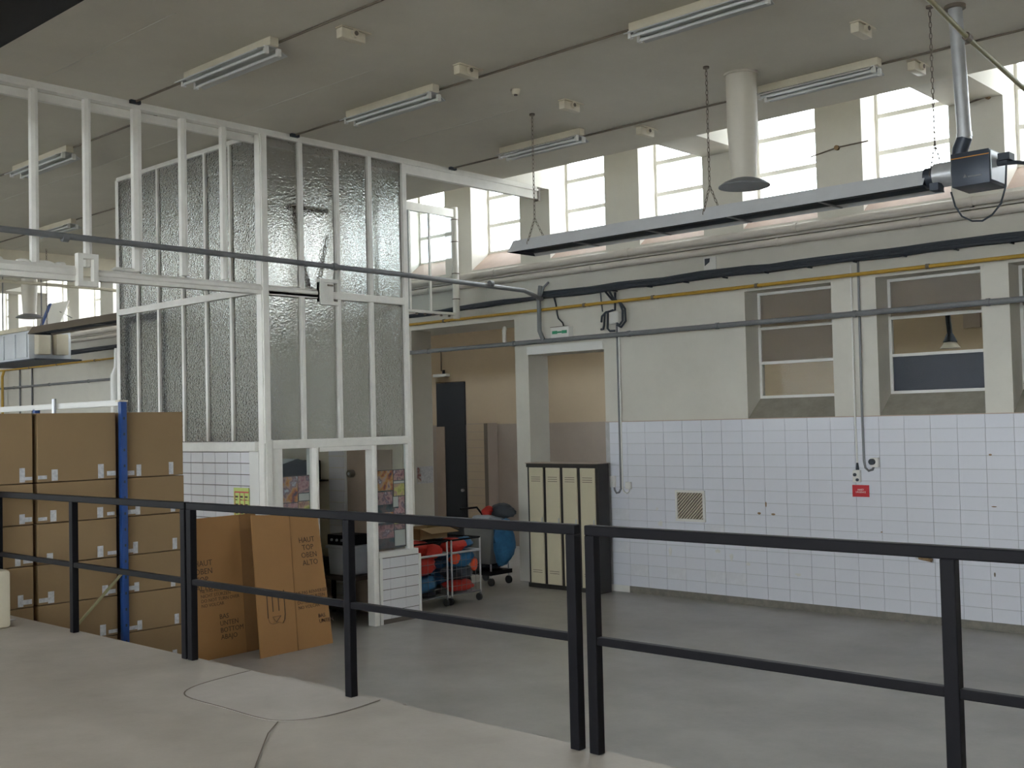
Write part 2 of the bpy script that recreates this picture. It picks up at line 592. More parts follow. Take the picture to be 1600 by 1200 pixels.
# sloped sills and clerestory windows
for k in range(len(PIL) - 1):
    a, c = PIL[k], PIL[k + 1] - .6
    if c > X1:
        continue
    MB().prism([(YW, ZS), (YG, ZS), (YG, ZG), (YG - .05, ZG)], 'x', a, c).build('sloped_sill', 'sill_pink', wb, smooth=False)
    window(a, c, YG - .05, ZG, 6.6, (5.58, 6.03), (), frame='white_paint', label='clerestory window high in the long wall', bw=.055)
# lower windows looking into the corridor
lowpanes = [['inner_glass', 'frost_warm', 'frost_warm'], ['frost_dark', 'inner_glass', 'frost_warm'], ['frost_dark', 'inner_glass', 'frost_warm'], ['inner_glass'] * 3]
for i, (a, c) in enumerate(LW):
    MB().prism([(YW, LZ0), (YG, LZ0), (YG, 2.64), (13.0, 2.64)], 'x', a, c).build('sloped_sill', 'sill_cement', wb, smooth=False)
    window(a, c, 13.0, 2.64, LZ1, (3.10, 3.55), (), frame='white_clean', panes=lowpanes[i],
           label=['inner window with a clear lower pane and frosted middle pane', 'inner window with a dark frosted lower pane', 'inner window cut off by the photo\'s right edge', 'inner window further along the wall'][i])
# lintel face over the doorway
box(OB[0], YW - .03, OB[2], OB[1], YW, OB[2] + .12).build('lintel', 'white_clean', wb, smooth=False)
# dado of white tiles: pieces of their own
TW, TH = .307, .1525
me_t = MB().box(-TW / 2 + .002, -.008, -TH / 2 + .002, TW / 2 - .002, 0, TH / 2 - .002).mesh('tile', 'tile_white', False, bevel=.0012)
me_s = MB().box(-TW / 2 + .002, -.008, -TH / 2 + .002, TW / 2 - .002, 0, TH / 2 - .002).mesh('tile_stained', 'tile_stained', False, bevel=.0012)
box(OB[1], YW - .012, .09, X1, YW, 2.378).build('tile_bed', 'grout', wb, smooth=False)
cols = []
x = -7.02 - 9 * .307
while x < -4.0:
    cols.append(x)
    x += .307
rest = MB()
x = cols[-1] + .307
xr = []
while x + .307 < X1:
    xr.append(x)
    x += .307
for r in range(15):
    zc = 2.378 - TH * (r + .5)
    for c in cols:
        cx = c + TW / 2
        if cx - TW / 2 < OB[1] + .01:
            a = OB[1] + .004
            box(a, YW - .02, zc - TH / 2 + .002, c + TW - .002, YW - .012, zc + TH / 2 - .002).build('tile', 'tile_white', wb, smooth=False)
            continue
        st = (r >= 8 and random.random() < .16 and cx < -7)
        link('tile', me_s if st else me_t, wb, (cx, YW - .012 + random.uniform(-.0012, .0006), zc))
    for c in xr:
        rest.box(c + .002, YW - .02, zc - TH / 2 + .002, c + TW - .002, YW - .012, zc + TH / 2 - .002)
rs = rest.build('tile_field', 'tile_white', wb, smooth=False)
rs['kind'] = 'stuff'
struct(box(-9.50, YW - .018, 0, X1, YW, .09).build('baseboard_back', 'skirting', smooth=False), 'worn cement skirting under the tile dado')
box(OB[1] - .0, YW - .02, 0, -9.50, YW, .09).build('plinth', 'white_clean', wb, smooth=False)
struct(box(OB[1], YW - .021, 2.377, X1, YW, 2.387).build('trim_6', 'sill_pink', smooth=False), 'thin line along the top of the tiles')
# old screw holes and rust marks in the tiles
for (x, z, dx, dz, m) in [(-7.42, 1.18, .05, .03, 'rust'), (-7.22, 1.175, .06, .025, 'rust'), (-7.32, 1.30, .022, .07, 'rust'), (-5.80, 1.02, .03, .012, 'rust'),
                          (-4.52, 1.93, .035, .02, 'rust'), (-5.71, .79, .03, .03, 'rust'), (-5.62, .79, .02, .02, 'rust'), (-4.52, .62, .02, .05, 'fix_dark'), (-4.5, 1.36, .06, .012, 'rust')]:
    pts = [(x + dx / 2 * math.cos(a), z + dz / 2 * math.sin(a) * (1.2 if math.sin(a) < 0 else .8)) for a in [i * math.pi / 5 for i in range(10)]]
    MB().prism(pts, 'y', YW - .0215, YW - .0195).build('rust_mark', m, wb, smooth=False)

for i, (x, z, dx, dz) in enumerate([(-8.95, .98, .09, .10), (-8.55, .88, .22, .06), (-8.30, .86, .06, .09), (-8.80, .62, .05, .17), (-8.05, .66, .10, .06), (-7.85, .60, .06, .12), (-9.0, 1.18, .05, .05), (-7.6, .52, .08, .05), (-6.9, .44, .10, .04)]):
    rnd = random.Random(90 + i)
    pts = [(x + dx / 2 * math.cos(a) * rnd.uniform(.6, 1.15), z + dz / 2 * math.sin(a) * rnd.uniform(.6, 1.15)) for a in [k * math.pi / 7 for k in range(14)]]
    MB().prism(pts, 'y', YW - .0216, YW - .0198).build('stain', 'stain', wb, smooth=False)

# downstand beam across the far bay
struct(box(-20.75, YF, 5.40, -20.5, YC, ZC).build('trim_2', 'cream_paint', smooth=False), 'downstand beam across the ceiling of the far bay')

# ---------------------------------------------------------------- corridor behind the wall
YK = 16.2
cor = MB().box(X0, YK, 0, -17.05, YK + .25, 4.6).box(-16.18, YK, 0, X1, YK + .25, 4.6).box(-17.05, YK, 3.27, -16.18, YK + .25, 4.6)
struct(cor.build('wall_corridor', 'plaster_tan', smooth=False), 'tan wall of the corridor behind the openings')
struct(MB().box(X0, YK - .015, 0, -17.05, YK, 2.38).box(-16.18, YK - .015, 0, X1, YK, 2.38).build('trim_3', 'plaster_dado', smooth=False))
struct(box(-17.4, YK + .3, 0, -15.9, YK + .4, 3.6).build('wall_recess', 'dark_door', smooth=False))
# corridor roof with an added, unseen rooflight strip that lights the tan wall
struct(MB().box(X0, YG, 4.6, X1, 15.0, 4.75).box(X0, 15.27, 4.6, X1, YK + .25, 4.75).build('ceiling_corridor', 'plaster', smooth=False))
for i in range(9):
    a = -21 + 2.9 * i
    WN[0] += 1
    f = MB().box(a, 14.7, 4.76, a + .06, 15.6, 4.82).box(a, 14.7, 4.755, a + 2.9, 14.76, 4.82).box(a, 15.54, 4.755, a + 2.9, 15.6, 4.82)
    o = struct(f.build('window_%d' % WN[0], 'white_paint', smooth=False), 'added unseen rooflight that lights the corridor')
    box(a + .06, 14.76, 4.78, a + 2.9, 15.54, 4.786).build('pane', 'window_glass', o, smooth=False)
struct(MB().box(X0, 15.0, 4.6, -21, 15.27, 4.75).build('trim_4', 'plaster', smooth=False))
# tiled pier and dark steel door in the corridor
tp = thing('tiled_pier', 'narrow pale tiled pier beside the dark corridor door', 'pier', (-15.6, 15.9, 0))
box(-15.86, 15.9, 0, -15.30, YK - .02, 2.4).build('core', 'plaster_dado', tp, smooth=False)
for r in range(15):
    box(-15.85, 15.885, .04 + r * .157, -15.38, 15.9, .04 + r * .157 + .148).build('tile', 'plaster_tan', tp, smooth=False)
box(-15.37, 15.87, 0, -15.30, 15.9, 2.4).build('edge_strip', 'fix_dark', tp, smooth=False)
dd = thing('corridor_door', 'tall dark steel door standing ajar in the corridor', 'door', (-16.6, YK, 0))
box(-17.03, YK - .02, 0.02, -16.20, YK + .04, 3.25).build('leaf', 'dark_door', dd, smooth=False, bevel=.004)
box(-17.02, YK - .05, 0.02, -16.78, YK - .03, 2.35).build('side_panel', 'brown_door', dd, smooth=False)
MB().cyl((-16.28, YK - .07, 1.05), (-16.28, YK - .02, 1.05), .03).build('knob', 'galv', dd)
# lamp above that door
cl = thing('wall_lamp', 'small lamp on a cable above the dark corridor door', 'lamp', (-16.8, YK - .1, 3.38))
MB().tube([(-16.85, YK - .03, 3.95), (-16.85, YK - .03, 3.5)], .012).build('cable', 'fix_dark', cl)
MB().box(-17.02, YK - .12, 3.38, -16.62, YK - .001, 3.44).build('fitting', 'white_clean', cl, bevel=.01)
MB().cyl((-16.75, YK - .06, 3.44), (-16.75, YK - .06, 3.52), .03).build('cap', 'black_cable', cl)

# ================================================================== PIPES AND CABLES ON THE WALL
def wall_pipe(name, z, r, m, label, xa=X0 + .05, xb=X1 - .05, y=None, cat='pipe', clips=(), clipm='grey_pipe'):
    y = YW - r - .025 if y is None else y
    t = thing(name, label, cat, ((xa + xb) / 2, y, z))
    MB().cyl((xa, y, z), (xb, y, z), r, n=16).build('run', m, t)
    for c in clips:
        MB().cyl((c - .02, y, z), (c + .02, y, z), r + .008, n=16).box(c - .012, y, z - .012, c + .012, YW + .001, z + .012).build('clip', clipm, t)
    return t


clipx = [-28.5, -26.4, -24.3, -22.0, -14.6, -13.4, -11.9, -10.0, -9.33, -7.0, -6.75, -5.2, -4.6, -3.1, -1.3, .6, 2.4]
wall_pipe('heating_pipe', 4.735, .052, 'pipe_cream', 'upper of two fat cream pipes under the clerestory sills', clips=clipx[::2], clipm='pipe_cream')
wall_pipe('heating_pipe', 4.592, .047, 'pipe_cream', 'lower of two fat cream pipes, just above the black cables', clips=clipx[1::2], clipm='pipe_cream')
struct(box(X0, YW - .09, 4.648, X1, YW, 4.658).build('trim_5', 'pipe_cream', smooth=False), 'thin ledge between the two cream pipes')
wall_pipe('gas_pipe', 4.065, .022, 'yellow_pipe', 'thin yellow gas pipe running along the wall above the inner windows', y=12.56, clips=(-13, -10.1, -8.9, -7.3, -5.1, -3.2, -1, 1, -24.6, -26.5, -28), clipm='fix_dark')
wall_pipe('conduit_pipe', 3.60, .034, 'grey_pipe', 'grey steel conduit crossing in front of the inner windows', y=12.57, xa=-14.3, clips=(-13.4, -11.5, -9.33, -7.9, -6.0, -4.45, -2.8, -.6, 1.6))
wall_pipe('conduit_pipe', 3.60, .03, 'grey_pipe', 'grey conduit low on the far wall of the left bay', y=12.6, xa=-30.5, xb=-16, clips=(-29, -27, -25, -23, -21, -19))
# black cable bundle, several strands with a sag
cb = thing('cable_bundle', 'thick bundle of black cables fixed along the wall', 'cable', (-4, YW - .06, 4.25))
for i in range(7):
    rnd = random.Random(i)
    pts = []
    x = -14.2 if i in (0, 1, 3) else -10.95
    while x < X1 - .1:
        if x < -11.2:
            k = (-11.2 - x) / 2.8
            z = 4.285 - .05 * k
        else:
            z = 4.285
        z += (i % 3 - 1) * .028 + rnd.uniform(-.006, .006) + (.012 * math.sin(x * 2 + i))
        pts.append((x, YW - .035 - .028 * (i // 3), z))
        x += .35
    MB().tube(pts, .02 if x < -9 else .022, n=8).build('strand', 'black_cable', cb)
b = MB()
for k in range(24):
    x = -9.6 + k * .6
    b.box(x, YW - .12, 4.215, x + .015, YW, 4.232)
b.build('clip_row', 'black_cable', cb)
cl2 = thing('cable_bundle', 'black cable bundle on the far wall of the left bay', 'cable', (-26, YW - .06, 4.3))
for i in range(4):
    MB().tube([(x, YW - .04 - .03 * (i // 2), 4.30 + (i % 2) * .045 + .012 * math.sin(x + i)) for x in [-29.4 + .5 * k for k in range(26)]], .028, n=8).build('strand', 'black_cable', cl2)
# riser linking the partition pipe to the conduit
rp = thing('riser_pipe', 'short vertical grey pipe joining two conduits beside the exit sign', 'pipe', (-10.92, 12.58, 3.62))
MB().tube([(-10.92, 12.55, 4.42), (-10.93, 12.52, 4.2), (-10.93, 12.52, 3.75), (-10.90, 12.57, 3.60)], .033, n=12).build('run', 'grey_pipe', rp)
MB().tube([(-10.80, 12.6, 4.47), (-10.88, 12.58, 4.40), (-10.92, 12.55, 4.26)], .018, n=8).build('branch', 'grey_pipe', rp)
MB().cyl((-10.93, 12.52, 4.20), (-10.93, 12.52, 4.27), .045).build('coupling', 'grey_pipe', rp)
wel = thing('white_elbow', 'white pipe elbow dropping onto the conduit in the wide opening', 'pipe', (-11.7, 12.6, 3.62))
MB().tube([(-12.1, 13.0, 3.86), (-11.85, 12.75, 3.87), (-11.74, 12.64, 3.85), (-11.72, 12.6, 3.78), (-11.72, 12.6, 3.66), (-11.68, 12.58, 3.60)], .032, n=10).build('run', 'white_clean', wel)
# partition pipe
pp = thing('conduit_pipe', 'long grey conduit crossing the booth front towards the long wall', 'pipe', (-10.36, 8, 4.27))
MB().tube([(-10.36, 2.0, 4.32), (-10.36, 4.4, 4.292), (-10.36, 7.2, 4.28), (-10.36, 9.3, 4.268), (-10.4, 11.6, 4.236), (-10.88, 12.53, 4.225)], .031, n=14).build('run', 'grey_pipe', pp)
for y in (8.25, 5.0, 10.9):
    MB().cyl((-10.36, y - .03, 4.275), (-10.36, y + .03, 4.275), .042).build('coupling', 'grey_pipe', pp)
# junction box with looping black cables
jb = thing('junction_box', 'white junction box with looping black cables above the doorway', 'junction box', (-9.58, 12.6, 3.77))
box(-9.68, 12.58, 3.76, -9.52, YW, 3.93).build('case', 'white_clean', jb, bevel=.008)
box(-9.67, 12.572, 3.77, -9.53, 12.58, 3.92).build('lid', 'white_clean', jb, bevel=.004)
for pts in ([(-9.72, 12.57, 4.22), (-9.60, 12.56, 4.10), (-9.45, 12.56, 4.04), (-9.38, 12.56, 3.95), (-9.38, 12.57, 3.78), (-9.46, 12.57, 3.70), (-9.54, 12.58, 3.74)],
            [(-9.65, 12.57, 4.22), (-9.58, 12.56, 4.12), (-9.47, 12.56, 4.05), (-9.42, 12.56, 3.93), (-9.43, 12.57, 3.79), (-9.49, 12.57, 3.73), (-9.55, 12.59, 3.77)],
            [(-9.55, 12.57, 4.2), (-9.56, 12.57, 3.95), (-9.72, 12.57, 3.93), (-9.80, 12.58, 3.88), (-9.83, 12.6, 3.8)],
            [(-9.6, 12.575, 3.95), (-9.74, 12.57, 3.92), (-9.76, 12.57, 3.75), (-9.80, 12.6, 3.70), (-9.86, 12.63, 3.70)],
            [(-9.69, 12.57, 3.93), (-9.70, 12.57, 3.70), (-9.66, 12.57, 3.66), (-9.59, 12.6, 3.66)]):
    MB().tube(pts, .016, n=8).build('cable_loop', 'black_cable', jb)
MB().tube([(-9.85, 12.62, 4.26), (-9.84, 12.62, 4.12), (-9.82, 12.62, 3.95)], .009, n=6).build('cable_drop', 'black_cable', jb)
# conduit from the junction box to two sockets
sd = thing('wall_sockets', 'pair of grey sockets at the foot of a thin conduit beside the locker', 'socket', (-9.56, 12.63, 1.4))
MB().tube([(-9.60, 12.655, 3.75), (-9.60, 12.65, 1.55), (-9.60, 12.65, 1.44), (-9.63, 12.65, 1.39), (-9.68, 12.65, 1.38), (-9.71, 12.65, 1.42), (-9.72, 12.65, 1.48)], .014, n=8).build('conduit', 'grey_pipe', sd)
MB().tube([(-9.57, 12.655, 3.75), (-9.57, 12.65, 1.46), (-9.55, 12.65, 1.40), (-9.50, 12.65, 1.38), (-9.46, 12.65, 1.41), (-9.45, 12.65, 1.46)], .012, n=8).build('conduit', 'white_clean', sd)
box(-9.77, 12.61, 1.46, -9.68, YW - .02, 1.62).build('socket', 'white_clean', sd, bevel=.01)
box(-9.50, 12.61, 1.44, -9.41, YW - .02, 1.54).build('socket', 'white_clean', sd, bevel=.01)
# exit sign
ex = thing('exit_sign', 'small green and white emergency exit sign above the doorway', 'sign', (-10.59, 12.6, 3.62))
box(-10.77, 12.58, 3.625, -10.42, YW, 3.79).build('case', 'white_clean', ex, bevel=.008)
for a, c in ((-10.735, -10.64), (-10.55, -10.455)):
    box(a, 12.576, 3.69, c, 12.58, 3.735).build('arrow_field', 'green_sign', ex)
box(-10.635, 12.576, 3.70, -10.555, 12.58, 3.725).build('lettering_bar', 'green_sign', ex)
box(-10.77, 12.575, 3.79, -10.46, 12.64, 3.798).build('top_edge', 'fix_dark', ex)
MB().tube([(-10.74, 12.64, 4.25), (-10.70, 12.64, 4.12), (-10.68, 12.64, 3.98), (-10.66, 12.64, 3.92), (-10.58, 12.64, 3.85), (-10.56, 12.64, 3.79)], .011, n=8).build('cable', 'black_cable', ex)
# small white plate with black corner mark
wp = thing('wall_plate', 'small white plate with a dark corner under the cream pipes', 'plate', (-8.03, YW, 4.36))
box(-8.14, YW - .02, 4.345, -7.95, YW, 4.53).build('plate', 'white_clean', wp, bevel=.004)
MB().prism([(-8.12, 4.53 - .02), (-8.04, 4.53 - .02), (-8.05, 4.46), (-8.12, 4.415)], 'y', YW - .024, YW - .02).build('mark', 'black_cable', wp)
# twin conduits to the red sign
tcn = thing('switch_conduit', 'white switch under a thin conduit above the red sign', 'switch', (-6.06, 12.63, 1.6))
MB().tube([(-6.075, 12.66, 4.2), (-6.08, 12.65, 2.6), (-6.07, 12.65, 1.78)], .011, n=8).build('conduit', 'white_clean', tcn)
MB().cyl((-6.07, 12.65, 1.74), (-6.07, 12.65, 1.83), .022, .012).build('gland', 'black_cable', tcn)
box(-6.115, 12.60, 1.60, -6.025, YW - .02, 1.745).build('case', 'white_clean', tcn, bevel=.008)
MB().cyl((-6.08, 12.585, 1.69), (-6.08, 12.60, 1.69), .02).build('button', 'black_cable', tcn)
MB().cyl((-6.05, 12.585, 1.63), (-6.05, 12.60, 1.63), .018).build('button', 'black_cable', tcn)
sk = thing('wall_socket', 'dark round socket on a curved conduit, right of the red sign', 'socket', (-5.83, 12.63, 1.83))
MB().tube([(-5.98, 12.66, 4.27), (-5.99, 12.65, 2.5), (-5.985, 12.65, 1.86), (-5.97, 12.65, 1.77), (-5.93, 12.65, 1.735), (-5.88, 12.65, 1.75), (-5.86, 12.65, 1.80)], .014, n=8).build('conduit', 'grey_pipe', sk)
box(-5.89, 12.60, 1.78, -5.79, YW - .02, 1.89).build('plate', 'white_clean', sk, bevel=.008)
MB().cyl((-5.855, 12.56, 1.845), (-5.855, 12.60, 1.845), .036).build('plug', 'black_cable', sk)
rsn = thing('red_sign', 'small red rectangular sign with white print on the tiles', 'sign', (-6.04, YW - .03, 1.43))
box(-6.145, YW - .026, 1.425, -5.935, YW - .02, 1.565).build('panel', 'red_sign', rsn)
text('ARRÊT\nURGENCE', .028, face_my(-6.04, YW - .0265, 1.50), 'white_clean', rsn, align='CENTER')
# ventilation grille
vg = thing('vent_grille', 'square ventilation grille with slanted slats in the white tiles', 'grille', (-8.45, YW - .03, 1.05))
b = MB()
gx0, gx1, gz0, gz1 = -8.66, -8.235, 1.055, 1.425
for a in ((gx0 - .02, gz0 - .025, gx1 + .02, gz0 + .01), (gx0 - .02, gz1 - .01, gx1 + .02, gz1 + .02), (gx0 - .02, gz0, gx0 + .012, gz1), (gx1 - .012, gz0, gx1 + .02, gz1)):
    b.box(a[0], YW - .05, a[1], a[2], YW - .02, a[3])
b.build('frame', 'white_clean', vg, smooth=False)
box(gx0, YW - .024, gz0, gx1, YW - .0195, gz1).build('backing', 'fix_dark', vg)
wg, hg = gx1 - gx0, gz1 - gz0
k = -hg
while k < wg:
    p, q = (gx0 + k, gz0), (gx0 + k + hg, gz1)
    if p[0] < gx0:
        p = (gx0, gz0 + (gx0 - p[0]))
    if q[0] > gx1:
        q = (gx1, gz1 - (q[0] - gx1))
    if q[0] - p[0] > .03:
        MB().bar((p[0], YW - .036, p[1]), (q[0], YW - .036, q[1]), .017, .012).build('slat', 'cream_paint', vg, smooth=False)
    k += .046
# little red pipe stub
ps = thing('pipe_stub', 'short red-brown pipe stub low on the tile wall', 'pipe', (-5.26, 12.6, .74))
MB().cyl((-5.34, 12.61, .755), (-5.19, 12.60, .735), .022).build('stub', 'rust', ps)
MB().cyl((-5.36, YW - .02, .757), (-5.36, 12.59, .757), .018).build('bend', 'galv', ps)

# ================================================================== CEILING FITTINGS
def conduit_line(y, xa, xb, label):
    t = thing('ceiling_conduit', label, 'conduit', ((xa + xb) / 2, y, ZC))
    MB().cyl((xa, y, ZC - .012), (xb, y, ZC - .012), .011, n=8).build('run', 'fix_dark', t)
    return t


conduit_line(5.79, -10.45, 4.5, 'thin ceiling conduit nearest the platform')
conduit_line(7.77, -10.45, 4.5, 'middle thin ceiling conduit between the strip lights')
conduit_line(10.3, -10.45, 4.5, 'thin ceiling conduit nearest the windows')
conduit_line(6.2, -20.4, -10.6, 'near thin ceiling conduit in the left bay')
conduit_line(8.35, -20.4, -13.8, 'far thin ceiling conduit in the left bay')


def strip_light(x0, x1, y, label):
    t = thing('strip_light', label, 'ceiling light', ((x0 + x1) / 2, y, ZC), 'unlit fluorescent strip lights')
    box(x0, y - .045, ZC - .075, x1, y + .045, ZC - .001).build('housing', 'cream_paint', t, bevel=.005)
    MB().prism([(y - .045, ZC - .076), (y + .045, ZC - .076), (y + .16, ZC - .125), (y + .155, ZC - .133), (y + .043, ZC - .086), (y - .043, ZC - .086), (y - .155, ZC - .133), (y - .16, ZC - .125)], 'x', x0 + .03, x1 - .03).build('reflector', 'reflector', t, smooth=False)
    for s in (-1, 1):
        MB().cyl((x0 + .05, y + s * .065, ZC - .128), (x1 - .05, y + s * .065, ZC - .128), .014, n=10).build('tube', 'tube_glass', t)
        for xe in (x0 + .02, x1 - .05):
            box(xe, y + s * .065 - .02, ZC - .15, xe + .03, y + s * .065 + .02, ZC - .085).build('holder', 'white_clean', t)
    return t


for a in [(-9.30, -7.92, 5.70, 'strip light above the upper partition, nearest the platform'), (-9.30, -7.95, 7.64, 'strip light left of the ceiling centre, above the booth front'),
          (-9.30, -8.03, 10.03, 'strip light nearest the windows on the booth side'), (-5.60, -4.30, 7.70, 'strip light at the top edge of the photo'),
          (-5.78, -4.50, 10.13, 'strip light between the white duct and the flue'), (-2.3, -1.0, 7.70, 'strip light beyond the right edge above the platform side'), (-2.3, -1.0, 10.13, 'strip light beyond the right edge by the windows'),
          (-5.6, -4.3, 5.70, 'strip light overhead, past the photo\'s top edge'),
          (-14.05, -12.6, 6.15, 'near strip light in the left bay seen through the open partition'), (-18.2, -16.9, 8.3, 'far strip light in the left bay seen through the open partition')]:
    strip_light(*a)


def ceiling_box(x, y, label):
    t = thing('ceiling_bracket', label, 'bracket', (x, y, ZC), 'white bracket boxes on the ceiling')
    box(x - .065, y - .13, ZC - .012, x + .03, y + .19, ZC - .001).build('base_plate', 'cream_paint', t)
    MB().prism([(y - .13, ZC - .014), (y + .13, ZC - .014), (y + .13, ZC - .10), (y - .13, ZC - .10)], 'x', x - .06, x + .02).build('body', 'cream_paint', t, bevel=.01)
    MB().cyl((x + .021, y, ZC - .05), (x + .05, y, ZC - .05), .035, n=14).build('socket', 'cream_paint', t)
    MB().cyl((x + .051, y, ZC - .05), (x + .056, y, ZC - .05), .02, n=14).build('hole', 'fix_dark', t)


for i, (x, y, l) in enumerate([(-7.31, 6.06, 'bracket box nearest the platform, upper middle of the ceiling'), (-7.34, 7.47, 'bracket box between the two left strip lights'), (-7.42, 9.09, 'third bracket box towards the windows'), (-7.5, 10.55, 'bracket box closest to the clerestory, left of the white duct'),
                               (-4.2, 9.15, 'bracket box left of the heater flue at the top right'), (-4.3, 10.55, 'bracket box right of the duct near the clerestory'), (-13.6, 9.0, 'bracket box in the left bay'), (-16.6, 9.75, 'bracket box deep in the left bay')]):
    ceiling_box(x, y, 'white ' + l)
sm = thing('smoke_detector', 'tiny round smoke detector on the ceiling between bracket boxes', 'detector', (-7.54, 8.36, ZC))
MB().cyl((-7.54, 8.36, ZC - .05), (-7.54, 8.36, ZC - .001), .035, .05).build('body', 'cream_paint', sm)
MB().cyl((-7.54, 8.36, ZC - .062), (-7.54, 8.36, ZC - .05), .018).build('sensor', 'fix_dark', sm)

# ---------------------------------------------------------------- white ventilation ducts with flange
def vent_duct(x, y, label):
    t = thing('ventilation_duct', label, 'duct', (x, y, ZC))
    MB().cyl((x, y, ZC), (x, y, 5.2), .148, .148, n=28).build('upper_pipe', 'duct_cream', t)
    MB().cyl((x, y, 5.2), (x, y, 4.71), .147, .118, n=28).build('tapered_pipe', 'duct_cream', t)
    prof = [(.118, 4.73), (.20, 4.70), (.25, 4.665), (.25, 4.655), (.16, 4.64)]
    b = MB()
    n = 32
    for r, z in prof:
        b.v += [(x + r * math.cos(2 * math.pi * i / n), y + r * math.sin(2 * math.pi * i / n), z) for i in range(n)]
    for j in range(len(prof) - 1):
        for i in range(n):
            b.f.append((j * n + i, j * n + (i + 1) % n, (j + 1) * n + (i + 1) % n, (j + 1) * n + i))
    b.f.append(tuple((len(prof) - 1) * n + i for i in range(n)))
    b.build('flange', 'grey_pipe', t)
    MB().cyl((x, y, ZC - .02), (x, y, ZC - .001), .17, n=28).build('collar', 'duct_cream', t)


vent_duct(-5.68, 9.6, 'fat cream ventilation duct hanging from the ceiling before the windows')
vent_duct(-21.6, 9.7, 'cream ventilation duct hanging in the left bay')


# ---------------------------------------------------------------- radiant tube heaters
def chain(p, q, parent, m='fix_dark', name='chain'):
    p, q = Vector(p), Vector(q)
    d = q - p
    n = max(2, int(d.length / .045))
    b = MB()
    u = d.normalized()
    e1 = u.cross(Vector((0, 1, 0))).normalized() if abs(u.y) < .9 else Vector((1, 0, 0))
    e2 = u.cross(e1)
    for i in range(n):
        c = p + d * ((i + .5) / n)
        s = e1 if i % 2 else e2
        L = d.length / n * .62
        pts = [c + u * L * math.cos(a) + s * .011 * math.sin(a) for a in [k * math.pi / 4 for k in range(9)]]
        b.tube(pts, .0035, n=5)
    return b.build(name, m, parent)


def heater_body(t, xa, xb, y, zb, wb_=.46, wt=.26, h=.14, hm='hazed_hood'):
    th = .006
    prof = [(y - wb_ / 2, zb), (y - wt / 2, zb + h), (y + wt / 2, zb + h), (y + wb_ / 2, zb), (y + wb_ / 2 - th, zb), (y + wt / 2 - th, zb + h - th), (y - wt / 2 + th, zb + h - th), (y - wb_ / 2 + th, zb)]
    MB().prism(prof, 'x', xa, xb).build('hood', hm, t, smooth=False)
    for xe in (xa, xb):
        MB().prism([(y - wb_ / 2 + th, zb), (y - wt / 2 + th, zb + h - th), (y + wt / 2 - th, zb + h - th), (y + wb_ / 2 - th, zb)], 'x', xe, xe + (th if xe == xa else -th)).build('end_cap', 'dark_metal', t, smooth=False)
    for s in (-1, 1):
        MB().cyl((xa + .12, y + s * .1, zb + .055), (xb - .03, y + s * .1, zb + .055), .045, n=16).build('radiant_tube', 'black_cable', t)
    MB().tube([(xa + .12, y - .1, zb + .055), (xa + .07, y - .06, zb + .055), (xa + .06, y, zb + .055), (xa + .07, y + .06, zb + .055), (xa + .12, y + .1, zb + .055)], .045, n=14).build('return_bend', 'black_cable', t)
    for k in range(1, 5):
        x = xa + (xb - xa) * k / 5
        MB().box(x - .012, y - wb_ / 2 + .02, zb - .004, x + .012, y + wb_ / 2 - .02, zb + .006).build('tube_bracket', 'grey_pipe', t)


HY = 9.2
ht = thing('radiant_heater', 'long dark radiant tube heater hung below the clerestory windows', 'heater', (-5.9, HY, 4.25))
heater_body(ht, -8.27, -3.66, HY, 4.26)
MB().cyl((-3.68, HY - .1, 4.33), (-3.60, HY - .1, 4.33), .085, n=18).build('collar', 'dark_metal', ht)
MB().cyl((-3.60, HY - .1, 4.34), (-3.44, HY - .1, 4.34), .10, n=20).build('air_sleeve', 'galv', ht)
bb = box(-3.44, HY - .19, 4.205, -3.14, HY + .17, 4.475).build('burner_box', 'dark_metal', ht, bevel=.006)
box(-3.44, HY - .194, 4.43, -3.14, HY - .19, 4.437).build('stripe', 'orange_line', bb)
box(-3.137, HY - .17, 4.23, -3.13, HY + .15, 4.46).build('side_panel', 'steel_sheet', bb)
MB().prism([(-3.345, 4.27), (-3.315, 4.27), (-3.33, 4.30)], 'y', HY - .194, HY - .19).build('emblem', 'grey_pipe', bb)
box(-3.31, HY - .194, 4.268, -3.20, HY - .19, 4.28).build('name_strip', 'grey_pipe', bb)
MB().cyl((-3.13, HY - .03, 4.38), (-3.05, HY - .03, 4.38), .03).box(-3.11, HY - .09, 4.385, -3.02, HY + .03, 4.44).build('gas_valve', 'black_cable', bb)
MB().tube([(-3.13, HY - .05, 4.365), (-3.0, HY, 4.365), (-2.85, HY + .3, 4.37)], .016, n=8).build('gas_hose', 'black_cable', bb)
MB().tube([(-3.50, HY - .05, 4.20), (-3.47, HY - .05, 4.08), (-3.42, HY - .05, 3.99), (-3.34, HY - .05, 3.94), (-3.26, HY - .05, 3.93), (-3.18, HY - .05, 3.97), (-3.11, HY - .05, 4.05), (-3.07, HY - .05, 4.18), (-3.06, HY - .04, 4.38)], .0075, n=6).build('cable_loop', 'black_cable', ht)
MB().tube([(-3.48, HY + .1, 4.42), (-3.48, HY + .1, 4.50), (-3.47, HY + .1, 4.57), (-3.43, HY + .1, 4.66)], [.055, .062, .064, .06], n=16).build('flue_elbow', 'dark_metal', ht)
fl = MB().cyl((-3.43, HY + .1, 4.64), (-3.47, HY + .1, ZC), .056, n=22).build('flue_pipe', 'galv', ht)
MB().cyl((-3.47, HY + .1, ZC - .03), (-3.47, HY + .1, ZC - .001), .085, n=20).build('roof_collar', 'fix_dark', ht)
MB().cyl((-3.431, HY + .1, 4.66), (-3.433, HY + .1, 4.70), .061, n=20).build('seam_band', 'galv', fl)
